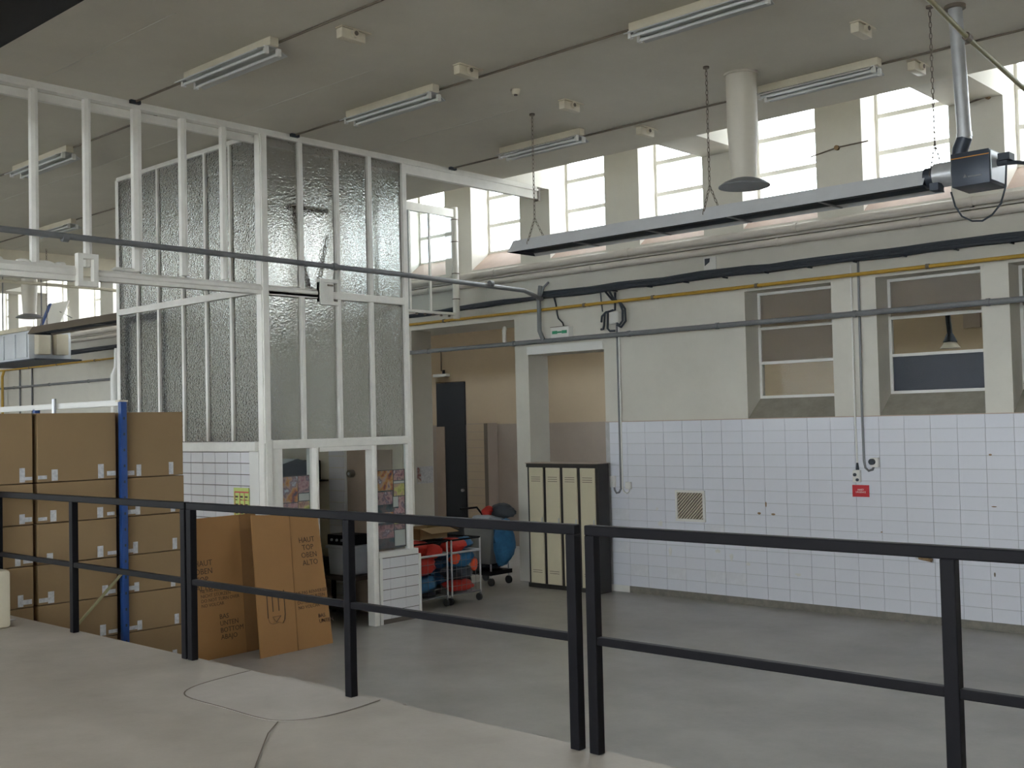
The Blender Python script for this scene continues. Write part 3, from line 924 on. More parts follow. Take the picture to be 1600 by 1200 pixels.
for x in (-8.02, -5.79, -3.62):
    chain((x, HY - .05, ZC), (x, HY - .05, 4.62), ht)
    chain((x, HY - .05, 4.62), (x, HY - .18, 4.33), ht)
    chain((x, HY - .05, 4.62), (x, HY + .12, 4.40), ht)
    MB().cyl((x, HY - .05, ZC - .02), (x, HY - .05, ZC - .001), .03).build('ceiling_hook', 'fix_dark', ht)
MB().box(-3.60, HY - .24, 4.20, -3.53, HY - .12, 4.26).build('igniter', 'dark_metal', ht)
h2 = thing('radiant_heater', 'dark radiant tube heater hung in the left bay behind the booth', 'heater', (-18, 9.3, 4.2))
heater_body(h2, -20.3, -14.3, 9.3, 4.22, hm='fix_dark')
for x in (-20.0, -17.2, -14.9):
    chain((x, 9.3, ZC), (x, 9.3, 4.36), h2)
h3 = thing('radiant_heater', 'black radiant heater overhead at the top left corner of the photo', 'heater', (-8.5, 3.3, 5.2))
heater_body(h3, -13.2, -5.2, 3.28, 5.3, .56, .34, .2, 'black_paint')
box(-13.2, 3.0, 5.29, -5.2, 3.56, 5.299).build('bottom_grille', 'black_paint', h3, smooth=False)
for x in (-12, -9, -6):
    chain((x, 3.28, ZC), (x, 3.28, 5.45), h3)
# gas supply pipe from the ceiling to the wall
gp = thing('gas_pipe', 'olive gas pipe sloping across the top right corner to the windows', 'pipe', (-3.3, 9, 5.4))
MB().tube([(-3.18, 5.3, ZC - .03), (-3.18, 7.83, 5.44), (-3.2, 8.8, 5.32), (-3.22, 10.1, 5.2), (-3.3, 12.6, 4.97)], .02, n=10).build('run', 'olive_pipe', gp)
MB().cyl((-3.2, 8.78, 5.325), (-3.2, 8.85, 5.316), .032).build('coupling', 'fix_dark', gp)
# tie wires between piers
for i, (a, c, z) in enumerate([(-6.55, -5.8, 5.62), (-4.75, -4.28, 5.86)]):
    t = thing('tie_wire', ['rusty wire stub across the pier between two clerestory windows', 'rusty wire stub on the pier behind the flue'][i], 'wire', (a, YW, z))
    MB().tube([(a, YW - .02, z - .03), (a + .35, YW - .03, z + .02), (c, YW - .02, z + .03)], .009, n=6).build('wire', 'fix_dark', t)
    MB().cyl((a + .35, YW - .04, z + .02), (a + .35, YW, z + .02), .03).build('anchor', 'rust', t)

# air unit in the left bay
au = thing('air_unit', 'boxy sheet metal air unit hanging at the left edge of the photo', 'air unit', (-23.2, 9.9, 3.85))
box(-24.4, 9.75, 3.86, -21.75, 10.6, 4.42).build('body', 'steel_sheet', au, bevel=.01)
for i in range(5):
    box(-24.35 + i * .52, 9.73, 3.90, -23.90 + i * .52, 9.75, 4.38).build('panel', 'steel_sheet', au, bevel=.004)
box(-24.45, 9.70, 4.42, -21.7, 10.65, 4.50).build('top_rail', 'cream_paint', au)
box(-24.45, 9.70, 3.83, -21.4, 10.65, 3.86).build('bottom_edge', 'black_cable', au)  # black strip drawn for the shadow line under the unit
for i in range(2):
    box(-21.75, 9.85 + i * .36, 3.95, -21.55, 10.1 + i * .36, 4.36).build('outlet', 'cream_paint', au, bevel=.02)
MB().box(-23.9, 10.15, 4.50, -23.88, 10.17, ZC).box(-22.1, 10.15, 4.50, -22.08, 10.17, ZC).build('hanger', 'grey_pipe', au)
# open tilt window leaf in the left bay
tw = thing('tilted_sash', 'tilted open window sash below the clerestory of the left bay', 'window sash', (-26.4, 12.6, 5.0))
Mt = Matrix.Translation((-26.35, 12.45, 5.27)) @ Matrix.Rotation(math.radians(-22), 4, 'X')
MB().obox(Mt, 1.0, .03, .62).build('leaf', 'white_clean', tw)
MB().obox(Mt @ Matrix.Translation((-.45, -.02, 0)), .14, .03, .62).build('edge', 'rack_blue', tw)
MB().bar((-26.0, 12.40, 5.3), (-25.9, 12.66, 5.15), .02).build('stay', 'grey_pipe', tw)
# pipe under the downstand beam
lp = thing('sprinkler_pipe', 'thin cream pipe under the beam of the left bay', 'pipe', (-20.4, 8, 5.17))
MB().tube([(-20.4, 2, 5.2), (-20.4, 10.4, 5.165), (-20.4, 11.2, 5.14), (-21, 11.6, 5.12), (-21.3, 11.62, 4.95)], .03, n=8).build('run', 'cream_paint', lp)
vp = thing('drop_pipe', 'vertical yellow gas drop at the far end of the left bay', 'pipe', (-29.3, 12.5, 3.2))
MB().tube([(-29.45, 12.55, 4.07), (-29.5, 12.52, 3.9), (-29.5, 12.52, 2.6)], .035, n=8).build('run', 'yellow_pipe', vp)
for i, x in enumerate((-28.75, -28.05)):
    t = thing('drop_conduit', ['left', 'right'][i] + ' of two thin vertical conduits on the far wall of the left bay', 'conduit', (x, 12.64, 3))
    MB().cyl((x, 12.645, 2.0), (x, 12.645, 4.2), .022, n=8).build('run', 'grey_pipe', t)

# ================================================================== GLAZED PARTITION AND BOOTH
pt = thing('upper_partition', 'open white frame of old partition mullions between beam and ceiling', 'partition', (XP, 5.0, 3.95))
TOPR = [(XP - .045, ZC - .075), (XP + .05, ZC - .075), (XP + .05, ZC - .045), (XP + .03, ZC - .04), (XP + .03, ZC), (XP - .045, ZC)]
MB().prism(TOPR, 'y', YF + .02, 12.02).build('top_rail', 'white_paint', pt, smooth=False)
MB().box(XP - .10, YF + .02, ZC - .16, XP - .05, 12.0, ZC - .08).build('rear_rail', 'white_paint', pt, smooth=False)
MB().box(XP - .035, 9.5, ZC - .19, XP + .035, 12.02, ZC - .075).build('end_beam', 'white_paint', pt, smooth=False)
MB().box(XP - .05, 12.02, ZC - .21, XP + .05, 12.06, ZC - .02).build('end_plate', 'fix_dark', pt, smooth=False)
for y in (5.79, 7.77, 10.3):
    box(XP + .05, y - .06, ZC - .035, XP + .09, y + .05, ZC - .002).build('rail_clamp', 'black_cable', pt)
for y, wd in ((2.2, .06), (2.72, .06), (3.24, .06), (3.72, .06), (4.24, .06), (4.765, .07), (5.295, .065), (5.825, .09), (6.355, .07), (6.85, .06)):
    MB().prism([(XP - .025, y - wd / 2), (XP + .03, y - wd / 2), (XP + .045, y), (XP + .03, y + wd / 2), (XP - .025, y + wd / 2)], 'z', 4.03, ZC - .07).build('mullion', 'white_paint', pt, smooth=False)
b = MB()
b.prism([(XP - .05, 3.88), (XP + .045, 3.88), (XP + .045, 3.93), (XP + .06, 3.94), (XP + .06, 3.99), (XP + .03, 4.03), (XP - .05, 4.03)], 'y', YF + .02, 5.16)
b.prism([(XP - .05, 3.90), (XP + .045, 3.90), (XP + .045, 3.94), (XP + .06, 3.95), (XP + .06, 3.98), (XP + .03, 4.01), (XP - .05, 4.01)], 'y', 5.36, 8.08)
b.build('lower_beam', 'white_paint', pt, smooth=False)
for k, y in enumerate([4.42, 4.66, 4.86, 5.02, 5.62, 5.74]):
    MB().blob((XP, y, 4.035), .035, .06 + .02 * (k % 3), .025, seed=k, nu=8, nv=5).build('mortar_lump', 'white_paint', pt)
for (y0, y1, solid) in ((5.15, 5.36, False), (8.07, 8.34, True)):
    z0, z1 = 3.83, 4.15
    x0, x1 = XP + .03, XP + .10
    fm = MB()
    if solid:
        fm.box(x0, y0, z0 + .03, x1 - .02, y1 - .06, z1 - .06)
        fm.box(x0, y0, z1 - .06, x1, y1, z1 - .02).box(x0, y0, z0, x1, y0 + .05, z1 - .06).box(x0, y0 + .05, z0, x1, y1, z0 + .04)
        fm.build('hinge_bracket', 'white_paint', pt, smooth=False)
        box(x1 - .02, y0 + .12, z1 - .10, x1 - .012, y1 - .07, z1 - .08).build('slot', 'fix_dark', pt)
    else:
        fm.box(x0, y0, z1 - .05, x1, y1, z1).box(x0, y0, z0, x1, y1, z0 + .05).box(x0, y0, z0 + .05, x1, y0 + .05, z1 - .05).box(x0, y1 - .05, z0 + .05, x1, y1, z1 - .05)
        fm.build('hinge_frame', 'white_paint', pt, smooth=False)

bo = thing('glazed_booth', 'tall white framed booth of figured glass with tiled base in the middle of the hall', 'booth', (XP, YB0, 0))
ZL, ZM, ZTOP = 2.22, 3.95, ZC - .075
FY = [7.36, 7.865, 8.395, 8.90, 9.43]
LX = [-13.62, -13.12, -12.62, -12.06, -11.55, -11.03]
# corner posts
for (x, y, ww) in ((XP, YB0 + .04, .10), (XB, YB0 + .03, .08), (XB, YB1 - .03, .08)):
    box(x - ww / 2, y - ww / 2, 0, x + ww / 2, y + ww / 2, ZTOP).build('corner_post', 'white_paint', bo, smooth=False, bevel=.006)
MB().box(XP + .05, YB0 + .0, 2.24, XP + .07, YB0 + .075, ZTOP).build('corner_trim', 'white_paint', bo, smooth=False)
box(XP - .035, YB1 - .035, .85, XP + .045, YB1 + .035, ZTOP).build('corner_post', 'white_paint', bo, smooth=False, bevel=.006)
for y in FY[1:4]:
    for z0, z1 in ((ZL + .05, ZM - .04), (ZM + .04, ZTOP)):
        box(XP - .03, y - .028, z0, XP + .04, y + .028, z1).build('mullion', 'white_paint', bo, smooth=False, bevel=.006)
box(XP - .04, YB0 + .09, ZM - .045, XP + .045, YB1 - .035, ZM + .045).build('transom', 'white_paint', bo, smooth=False, bevel=.008)
box(XP - .05, YB0 + .09, ZL - .05, XP + .05, YB1 - .035, ZL + .05).build('sill_rail', 'white_paint', bo, smooth=False, bevel=.008)
ys = [YB0 + .09] + FY[1:4] + [YB1 - .035]
for i in range(4):
    for z0, z1 in ((ZL + .05, ZM - .045), (ZM + .045, ZTOP)):
        box(XP - .004, ys[i], z0, XP + .004, ys[i + 1], z1).build('pane', 'figured_glass', bo, smooth=False)
# left face
for x in LX[1:]:
    for z0, z1 in ((ZL + .05, ZM - .04), (ZM + .04, ZTOP - .02)):
        box(x - .022, YB0 - .03, z0, x + .022, YB0 + .03, z1).build('mullion', 'white_paint', bo, smooth=False, bevel=.005)
box(XB + .04, YB0 - .035, ZM - .04, XP - .05, YB0 + .035, ZM + .04).build('transom', 'white_paint', bo, smooth=False, bevel=.006)
box(XB + .04, YB0 - .035, ZTOP - .03, XP - .05, YB0 + .035, ZTOP + .02).build('head_rail', 'white_paint', bo, smooth=False)
box(XB + .04, YB0 - .06, ZL - .07, XP - .05, YB0 + .04, ZL + .04).build('sill_rail', 'white_paint', bo, smooth=False, bevel=.006)
xs = [XB + .04] + LX[1:] + [XP - .05]
for i in range(len(xs) - 1):
    for z0, z1 in ((ZL + .04, ZM - .04), (ZM + .04, ZTOP - .03)):
        box(xs[i], YB0 - .004, z0, xs[i + 1], YB0 + .004, z1).build('pane', 'figured_glass', bo, smooth=False)
# dark inner sash behind the two lower left panes
b = MB()
for a in ((-13.57, 2.3, -13.50, 3.86), (-12.74, 2.3, -12.65, 3.86), (-13.57, 3.80, -12.65, 3.90)):
    b.box(a[0], YB0 + .05, a[1], a[2], YB0 + .10, a[3])
b.build('inner_sash', 'dark_metal', bo, smooth=False)
# back and right faces (glazed above, solid below)
box(XB - .03, YB0 + .07, 0, XB + .03, YB1 - .07, ZL).build('back_panel', 'cream_paint', bo, smooth=False)
box(XB - .004, YB0 + .07, ZL, XB + .004, YB1 - .07, ZTOP).build('pane', 'booth_clear', bo, smooth=False)
box(XB + .04, YB1 - .03, 0, XP - .06, YB1 + .03, ZL).build('side_panel', 'cream_paint', bo, smooth=False)
for i in range(6):
    xa, xb = XB + .04 + i * .518, XB + .04 + (i + 1) * .518
    box(xa, YB1 - .004, ZL, xb - .02, YB1 + .004, ZTOP).build('pane', 'booth_clear', bo, smooth=False)
    box(xb - .04, YB1 - .025, ZL, xb, YB1 + .025, ZTOP).build('mullion', 'white_paint', bo, smooth=False)
box(XB, YB1 - .03, ZM - .04, XP, YB1 + .03, ZM + .04).build('transom', 'white_paint', bo, smooth=False)
# tiled base of the left face
lw_ = box(XB + .04, YB0 + .0, 0, XP - .05, YB0 + .06, ZL - .07).build('tiled_base', 'grout_dark', bo, smooth=False)
tw_, th_ = .26, .1275
me_b = MB().box(-tw_ / 2 + .003, -.006, -th_ / 2 + .004, tw_ / 2 - .003, 0, th_ / 2 - .004).mesh('tile', 'tile_booth', False, bevel=.001)
for r in range(16):
    for c in range(11):
        link('tile', me_b, lw_, (XB + .17 + tw_ * (c + .5) - .03, YB0, ZL - .075 - th_ * (r + .5)))
box(XP - .28 + .05, YB0 - .012, 0, XP - .05, YB0, ZL - .07).build('edge_board', 'white_clean', bo, smooth=False)
# front lower storey: board, poster window, doorway, poster window, low tiled wall
box(XP - .03, YB0 + .09, 0, XP + .03, 7.55, ZL - .05).build('front_board', 'white_paint', bo, smooth=False)
box(XP + .03, YB0 + .02, 0, XP + .06, YB0 + .10, ZL + .06).build('corner_board', 'white_paint', bo, smooth=False, bevel=.005)
box(XP - .03, 7.55, 0, XP + .03, 7.95, .85).build('apron', 'white_paint', bo, smooth=False)
box(XP - .004, 7.55, .85, XP + .004, 7.95, ZL - .05).build('pane', 'booth_clear', bo, smooth=False)
MB().prism([(XP - .06, 7.95), (XP + .04, 7.95), (XP + .075, 7.985), (XP + .075, 8.01), (XP + .04, 8.05), (XP - .06, 8.05)], 'z', 0, ZL - .05).build('door_post', 'white_paint', bo, smooth=False)
box(XP - .06, 8.05, ZL - .10, XP + .06, 8.83, ZL - .05).build('door_head', 'white_paint', bo, smooth=False)
MB().prism([(XP - .06, 8.83), (XP + .06, 8.83), (XP + .075, 8.86), (XP + .075, 8.89), (XP + .05, 8.92), (XP - .06, 8.92)], 'z', 0, ZL - .05).build('door_post', 'white_paint', bo, smooth=False)
box(XP - .004, 8.92, .88, XP + .004, YB1 - .03, ZL - .05).build('pane', 'booth_clear', bo, smooth=False)
box(XP - .05, 8.92, .80, XP + .06, 9.56, .87).build('window_ledge', 'white_clean', bo, smooth=False, bevel=.006)
lt = box(XP - .05, 8.92, 0, XP + .055, 9.58, .80).build('low_wall', 'grout_dark', bo, smooth=False)
box(XP + .055, 8.92, 0, XP + .075, 8.955, .80).build('edge_strip', 'white_clean', bo, smooth=False)
box(XP + .055, 9.555, 0, XP + .075, 9.585, .80).build('edge_strip', 'white_clean', bo, smooth=False)
zt = .795
row = 0
while zt > .06:
    z0 = max(zt - .1275, .055)
    for a, c in ((8.957, 9.085), (9.085, 9.335), (9.335, 9.553)):
        box(XP + .055, a + .003, z0 + .004, XP + .064, c - .003, zt - .004).build('tile', 'tile_booth', lt, smooth=False)
    zt -= .1275
# hanging bent straps seen through the upper front glass
st = thing('hanging_strap', 'dark V-shaped strap hanging behind the booth front glass', 'strap', (XP - .25, 8.2, 4.0))
MB().tube([(XP - .2, 7.93, 5.0), (XP - .2, 8.02, 4.5), (XP - .2, 8.12, 4.1), (XP - .2, 8.2, 4.0)], .03, n=8).build('strap', 'fix_dark', st)
MB().tube([(XP - .2, 8.42, 4.7), (XP - .2, 8.33, 4.35), (XP - .2, 8.27, 4.05)], .025, n=8).build('strap', 'fix_dark', st)
MB().box(XP - .25, 7.85, 4.95, XP - .15, 8.4, 5.0).build('cross_bar', 'fix_dark', st)

# hanging glazed panel behind the booth
hp = thing('hanging_partition', 'hanging white glazed partition frame right of the booth', 'partition', (-12.5, 11, 4.12))
box(-12.53, 9.55, 5.74, -12.47, 12.4, 5.765).build('head_rail', 'white_paint', hp, smooth=False)
box(-12.53, 9.55, 5.64, -12.47, 12.4, 5.74).build('top_rail', 'white_paint', hp, smooth=False)
box(-12.53, 9.55, 4.10, -12.47, 12.38, 4.14).build('bottom_edge', 'white_paint', hp, smooth=False)
for y in (10.3, 10.85, 11.38, 11.80):
    box(-12.515, y - .018, 4.14, -12.485, y + .018, 5.74).build('mullion', 'white_paint', hp, smooth=False)
MB().cyl((-12.5, 12.35, 4.05), (-12.5, 12.35, 5.8), .055, n=12).build('downpipe', 'white_paint', hp)
for z in (4.35, 4.75, 5.25, 5.6):
    MB().cyl((-12.5, 12.35, z), (-12.5, 12.35, z + .012), .062, n=12).build('band', 'fix_dark', hp)
for i, (a, c) in enumerate(((10.3, 10.85), (10.85, 11.38), (11.38, 11.8), (11.8, 12.3))):
    box(-12.503, a + .018, 4.14, -12.497, c - .018, 5.74).build('pane', 'window_glass', hp, smooth=False)
for k in range(5):
    box(-12.52, 11.5 + k * .17, 4.07, -12.48, 11.52 + k * .17, 4.10).build('hook', 'fix_dark', hp)

# stepped white post left of the booth
sp = thing('stepped_post', 'stepped white downpipe beside the rear corner of the booth', 'post', (-13.9, 7.35, 0))
MB().tube([(-13.82, 7.32, 0), (-13.82, 7.32, 3.15), (-13.76, 7.32, 3.25), (-13.75, 7.32, 3.5)], [.05, .05, .035, .03], n=10).build('run', 'white_clean', sp)

# notices on the booth
ys_ = thing('notice_board', 'lime green printed notice with red grid on the booth tiles', 'notice', (-10.85, YB0 - .015, 1.4))
box(-11.03, YB0 - .024, 1.28, -10.735, YB0 - .014, 1.74).build('sheet', 'lime_sign', ys_)
gl = MB()
gl.box(-11.01, YB0 - .027, 1.685, -10.735, YB0 - .024, 1.70)
for x in (-11.01, -10.91, -10.82):
    gl.box(x, YB0 - .027, 1.28, x + .007, YB0 - .024, 1.685)
for z in (1.6, 1.5, 1.4):
    gl.box(-10.91, YB0 - .027, z, -10.735, YB0 - .024, z + .006)
gl.build('grid', 'red_sign', ys_)
bx = MB()
for r in range(4):
    for c in range(3):
        bx.box(-10.995 + c * .095, YB0 - .027, 1.63 - r * .09, -10.945 + c * .095, YB0 - .0245, 1.65 - r * .09)
        bx.box(-10.995 + c * .095, YB0 - .027, 1.60 - r * .09, -10.96 + c * .095, YB0 - .0245, 1.61 - r * .09)
bx.build('print_lines', 'carton_ink', ys_)


def poster(label, y0, y1, z0, z1, grid):
    t = thing('photo_poster', label, 'poster', (XP - .02, (y0 + y1) / 2, z0))
    box(XP - .016, y0, z0, XP - .012, y1, z1).build('sheet', 'print_dark', t)
    for (a, c, d, e, m) in grid:
        box(XP - .012, y0 + (y1 - y0) * a, z0 + (z1 - z0) * c, XP - .009, y0 + (y1 - y0) * d, z0 + (z1 - z0) * e).build('photo_print', m, t)
    return t


poster('photo collage poster in the booth window left of its doorway', 7.57, 7.95, .86, 1.86,
       [(.0, .70, .55, .99, 'print_warm'), (.58, .80, .98, .99, 'print_pink'), (.58, .58, .98, .70, 'print_green'), (.6, .71, .98, .79, 'white_clean'), (.0, .45, .55, .69, 'print_pink'), (.58, .3, .98, .57, 'print_pink'), (.0, .05, .55, .43, 'print_warm')])
poster('photo collage poster in the booth window above the low tiled wall', 8.94, 9.42, .90, 1.86,
       [(.03, .74, .58, .99, 'print_warm'), (.61, .86, .97, .99, 'print_pink'), (.61, .82, .97, .85, 'white_clean'), (.61, .66, .97, .815, 'print_green'), (.03, .56, .55, .72, 'print_pink'),
        (.58, .52, .75, .65, 'white_clean'), (.76, .50, .97, .65, 'print_pink'), (.03, .36, .58, .46, 'print_warm'), (.03, .33, .58, .355, 'white_clean'), (.61, .30, .97, .42, 'print_green'), (.61, .43, .97, .50, 'print_pink'), (.03, .13, .58, .30, 'print_pink'), (.61, .02, .97, .22, 'white_clean'), (.61, .23, .97, .29, 'print_pink')])
nt = thing('wall_notice', 'small paper notice inside the opening right of the booth', 'notice', (-13.9, 12.95, 1.4))
box(-13.919, 12.74, 1.42, -13.914, 13.11, 1.70).build('sheet', 'paper', nt)
box(-13.914, 12.75, 1.44, -13.911, 12.83, 1.69).build('picture', 'notice_print', nt)

# inside the booth
wbk = thing('work_bench', 'dark work bench inside the booth doorway', 'bench', (-11.6, 9.1, 0))
box(-12.6, 8.80, .50, -10.85, 9.28, .55).build('worktop', 'dark_wood', wbk, bevel=.004)
box(-12.6, 8.84, .12, -10.9, 9.24, .15).build('shelf', 'dark_wood', wbk)
for x in (-12.55, -11.75, -10.92):
    for y in (8.83, 9.25):
        box(x - .025, y - .02, 0, x + .025, y + .02, .50).build('leg', 'black_paint', wbk)
cw = thing('plastic_crate', 'white plastic crate on the bench in the booth', 'crate', (-11.2, 9.1, .55))
MB().prism([(-11.36, .555), (-10.98, .555), (-10.95, .90), (-11.39, .90)], 'y', 8.88, 9.2).build('tub', 'crate_white', cw, bevel=.01)
box(-11.41, 8.86, .88, -10.93, 9.22, .915).build('rim', 'crate_white', cw, bevel=.006)
mc = thing('black_appliance', 'black appliance stacked above the white crate in the booth', 'appliance', (-11.2, 9.15, .92))
box(-11.42, 8.90, .92, -10.98, 9.22, 1.05).build('body', 'black_paint', mc, bevel=.01)
for i in range(3):
    MB().cyl((-11.32 + i * .1, 8.88, .985), (-11.32 + i * .1, 8.90, .985), .016).build('dial', 'galv', mc)
tb = thing('tool_box', 'dark metal parts box with a bright tin on the bench in the booth', 'box', (-12.1, 9.1, .55))
box(-12.42, 8.9, .555, -11.75, 9.2, .72).build('body', 'dark_metal', tb, bevel=.01)
MB().cyl((-11.95, 8.95, .72), (-11.95, 8.95, .86), .05).build('tin', 'galv', tb)
box(-12.4, 8.95, .72, -12.1, 9.15, .95).build('grey_case', 'bin_grey', tb, bevel=.01)
sh = thing('wall_shelf', 'small shelf on the booth side wall', 'shelf', (-12.3, 9.3, 1.70))
box(-12.72, 9.22, 1.68, -12.05, 9.43, 1.70).build('board', 'dark_wood', sh)
mw = thing('black_radio', 'black radio on the small shelf inside the booth', 'radio', (-12.35, 9.3, 1.70))
box(-12.55, 9.24, 1.70, -12.2, 9.42, 1.96).build('body', 'black_paint', mw, bevel=.01)
box(-12.27, 9.235, 1.74, -12.22, 9.24, 1.77).build('badge', 'white_clean', mw)
idr = thing('inner_door', 'brown inner door with a round knob seen through the booth doorway', 'door', (-11.35, 9.4, 0))
box(-11.62, 9.40, 0.02, -10.75, 9.428, 2.10).build('leaf', 'brown_door', idr)
box(-11.66, 9.39, 0.02, -11.62, 9.428, 2.14).build('frame', 'white_clean', idr)
MB().cyl((-11.50, 9.33, 1.79), (-11.50, 9.40, 1.79), .05, n=16).build('knob', 'fix_dark', idr)
MB().cyl((-11.50, 9.325, 1.79), (-11.50, 9.33, 1.79), .02).build('knob_cap', 'galv', idr)
ip = thing('tile_strip', 'strip of pale tiles inside the booth beside the brown door', 'tiles', (-11.85, 9.42, 0))
for r in range(14):
    box(-12.02, 9.415, .03 + r * .153, -11.70, 9.428, .03 + r * .153 + .145).build('tile', 'tile_booth', ip)
hd = thing('extractor_hood', 'dark extractor hood inside the booth behind the poster window', 'hood', (-12, 8.4, 1.75))
MB().prism([(7.9, 1.80), (8.75, 1.80), (8.75, 1.93), (8.45, 2.02), (7.9, 1.88)], 'x', -12.9, -11.4).build('canopy', 'dark_metal', hd)
MB().cyl((-12.1, 8.5, 1.98), (-12.1, 8.5, 3.2), .1).build('stack', 'galv', hd)

# ================================================================== BOXES AND RACK
ZR = [.06, .435, .815, 1.19, 1.57, 1.95, 2.60]
XF = -10.32
CY = [(4.02, 4.655), (4.69, 5.475), (5.575, 6.215)]
rowname = ['bottom row', 'second row up', 'third row up', 'third row from the top', 'second row from the top', 'top row']
colname = ['left column', 'middle column', 'right column']
pal = thing('pallet', 'low wooden pallet under the carton stack', 'pallet', (-10.7, 5.1, 0))
for i in range(7):
    box(XF - .02 - .14 * i - .12, 4.02, .04, XF - .02 - .14 * i, 6.2, .058).build('board', 'cardboard_fold', pal)
for y in (4.05, 5.05, 6.1):
    box(XF - 1.0, y, 0, XF - .03, y + .09, .04).build('runner', 'cardboard_fold', pal)
for c, (y0, y1) in enumerate(CY):
    for r in range(6):
        z0, z1 = ZR[r] + .003, ZR[r + 1] - .004
        j = random.uniform(-.006, .006)
        t = thing('cardboard_box', 'brown cardboard carton in the %s, %s of the racked stack' % (rowname[r], colname[c]), 'box', (XF - .4, (y0 + y1) / 2, z0), 'stacked brown cartons')
        box(XF - .95, y0 + .004, z0, XF + j, y1 - .004, z1).build('carton', 'cardboard', t, smooth=False, bevel=.006)
        ww = y1 - y0
        hl = .105 if r < 5 else .13
        for yy in ((y0 + ww * .14, y0 + ww * .20), (y1 - ww * .24, y1 - ww * .18)):
            dj = random.uniform(-.03, .03)
            yy = (yy[0] + dj, yy[1] + dj)
            box(XF + j + .0004, yy[0], z0 + .01, XF + j + .002, yy[1] + .012, z0 + .01 + hl * random.uniform(.8, 1.1)).build('paper_label', 'paper', t)
        s = random.uniform(.02, .03)
        for yy in ((y0 + .006, y0 + .10), (y1 - .10, y1 - .006)):
            if (yy[0] < y0 + .05 and c == 0) or (yy[0] > y0 + .05 and c == 2):
                continue
            box(XF + j + .0004, yy[0], z0 + s, XF + j + .0018, yy[1] - random.uniform(0, .02), z0 + s + random.uniform(.03, .045)).build('tape', 'paper', t)
rk = thing('storage_rack', 'blue and white storage rack frame around the cartons', 'rack', (-10.3, 5.53, 0))
up_ = MB().box(-10.315, 5.497, 0, -10.255, 5.56, 2.70).build('upright', 'rack_blue', rk, bevel=.004)
for k in range(16):
    box(-10.256, 5.52, .2 + k * .155, -10.2535, 5.537, .225 + k * .155).build('slot', 'black_cable', up_)
box(-12.20, 5.50, 0, -12.14, 5.56, 2.68).build('upright', 'rack_blue', rk, bevel=.004)
MB().box(-13.2, 5.50, 2.66, -10.32, 5.55, 2.72).build('top_beam', 'white_clean', rk, bevel=.004)
MB().box(-10.33, 5.48, 2.70, -10.25, 5.57, 2.715).build('post_cap', 'cream_paint', rk)
MB().bar((-10.26, 4.93, .50), (-10.26, 5.49, 1.03), .025, .02).build('diagonal_brace', 'olive_pipe', rk, smooth=False)
MB().cyl((-11.62, 5.47, 2.56), (-11.62, 5.47, 2.77), .022).build('beam_clip', 'galv', rk)

# leaning flattened cartons
def sheet(t, P, th, m, name):
    """slab on four corner points (bottom-left, bottom-right, top-right, top-left)"""
    P = [Vector(p) for p in P]
    n = (P[1] - P[0]).cross(P[3] - P[0]).normalized() * th
    b = MB().add(P + [p - n for p in P], [(0, 1, 2, 3), (7, 6, 5, 4), (0, 4, 5, 1), (1, 5, 6, 2), (2, 6, 7, 3), (3, 7, 4, 0)])
    return b.build(name, m, t, smooth=False)


def frame_on(P, u, v, lift=.003):
    P = [Vector(p) for p in P]
    e1 = (P[1] - P[0]).normalized()
    e2 = (P[3] - P[0])
    e2 = (e2 - e1 * e2.dot(e1)).normalized()
    n = e1.cross(e2)
    o = P[0] + (P[1] - P[0]) * u + (P[3] - P[0]) * v + n * lift
    return Matrix(((e1.x, e2.x, n.x, o.x), (e1.y, e2.y, n.y, o.y), (e1.z, e2.z, n.z, o.z), (0, 0, 0, 1)))




def quad(bl, br, tl, a, c):
    bl, br, tl = Vector(bl), Vector(br), Vector(tl)
    return [bl, br, bl + (br - bl) * a + (tl - bl) * c, tl]


P2 = quad((-9.99, 6.89, .002), (-10.04, 7.88, .002), (-10.36, 7.05, 1.47), .93, .955)
fc = thing('flattened_carton', 'front flattened brown carton leaning on the booth with printed arrow frame', 'carton', (-10.05, 7.4, 0))
sheet(fc, P2, .018, 'cardboard_warm', 'panel')
MB().bar(frame_on(P2, .50, .0).translation, frame_on(P2, .52, .995).translation, .012, .004).build('crease', 'cardboard_fold', fc, smooth=False)


def rotm(M, a):
    return M @ Matrix.Rotation(math.radians(a), 4, 'Z')


text('HAUT\nTOP\nOBEN\nALTO', .085, rotm(frame_on(P2, .74, .76), 0), 'carton_ink', fc, align='CENTER')
text('NE PAS RENVERSER\nNICHT STÜRZEN\nDO NOT TURN OVER\nNO VOLCAR', .052, frame_on(P2, .53, .385), 'carton_ink', fc)
text('BAS\nUNTEN', .06, frame_on(P2, .82, .20), 'carton_ink', fc)


def outline(pts, P, m, t, name, wd=.01):
    b = MB()
    for p, q in zip(pts, pts[1:]):
        b.bar(frame_on(P, *p).translation, frame_on(P, *q).translation, wd, .002)
    return b.build(name, m, t, smooth=False)


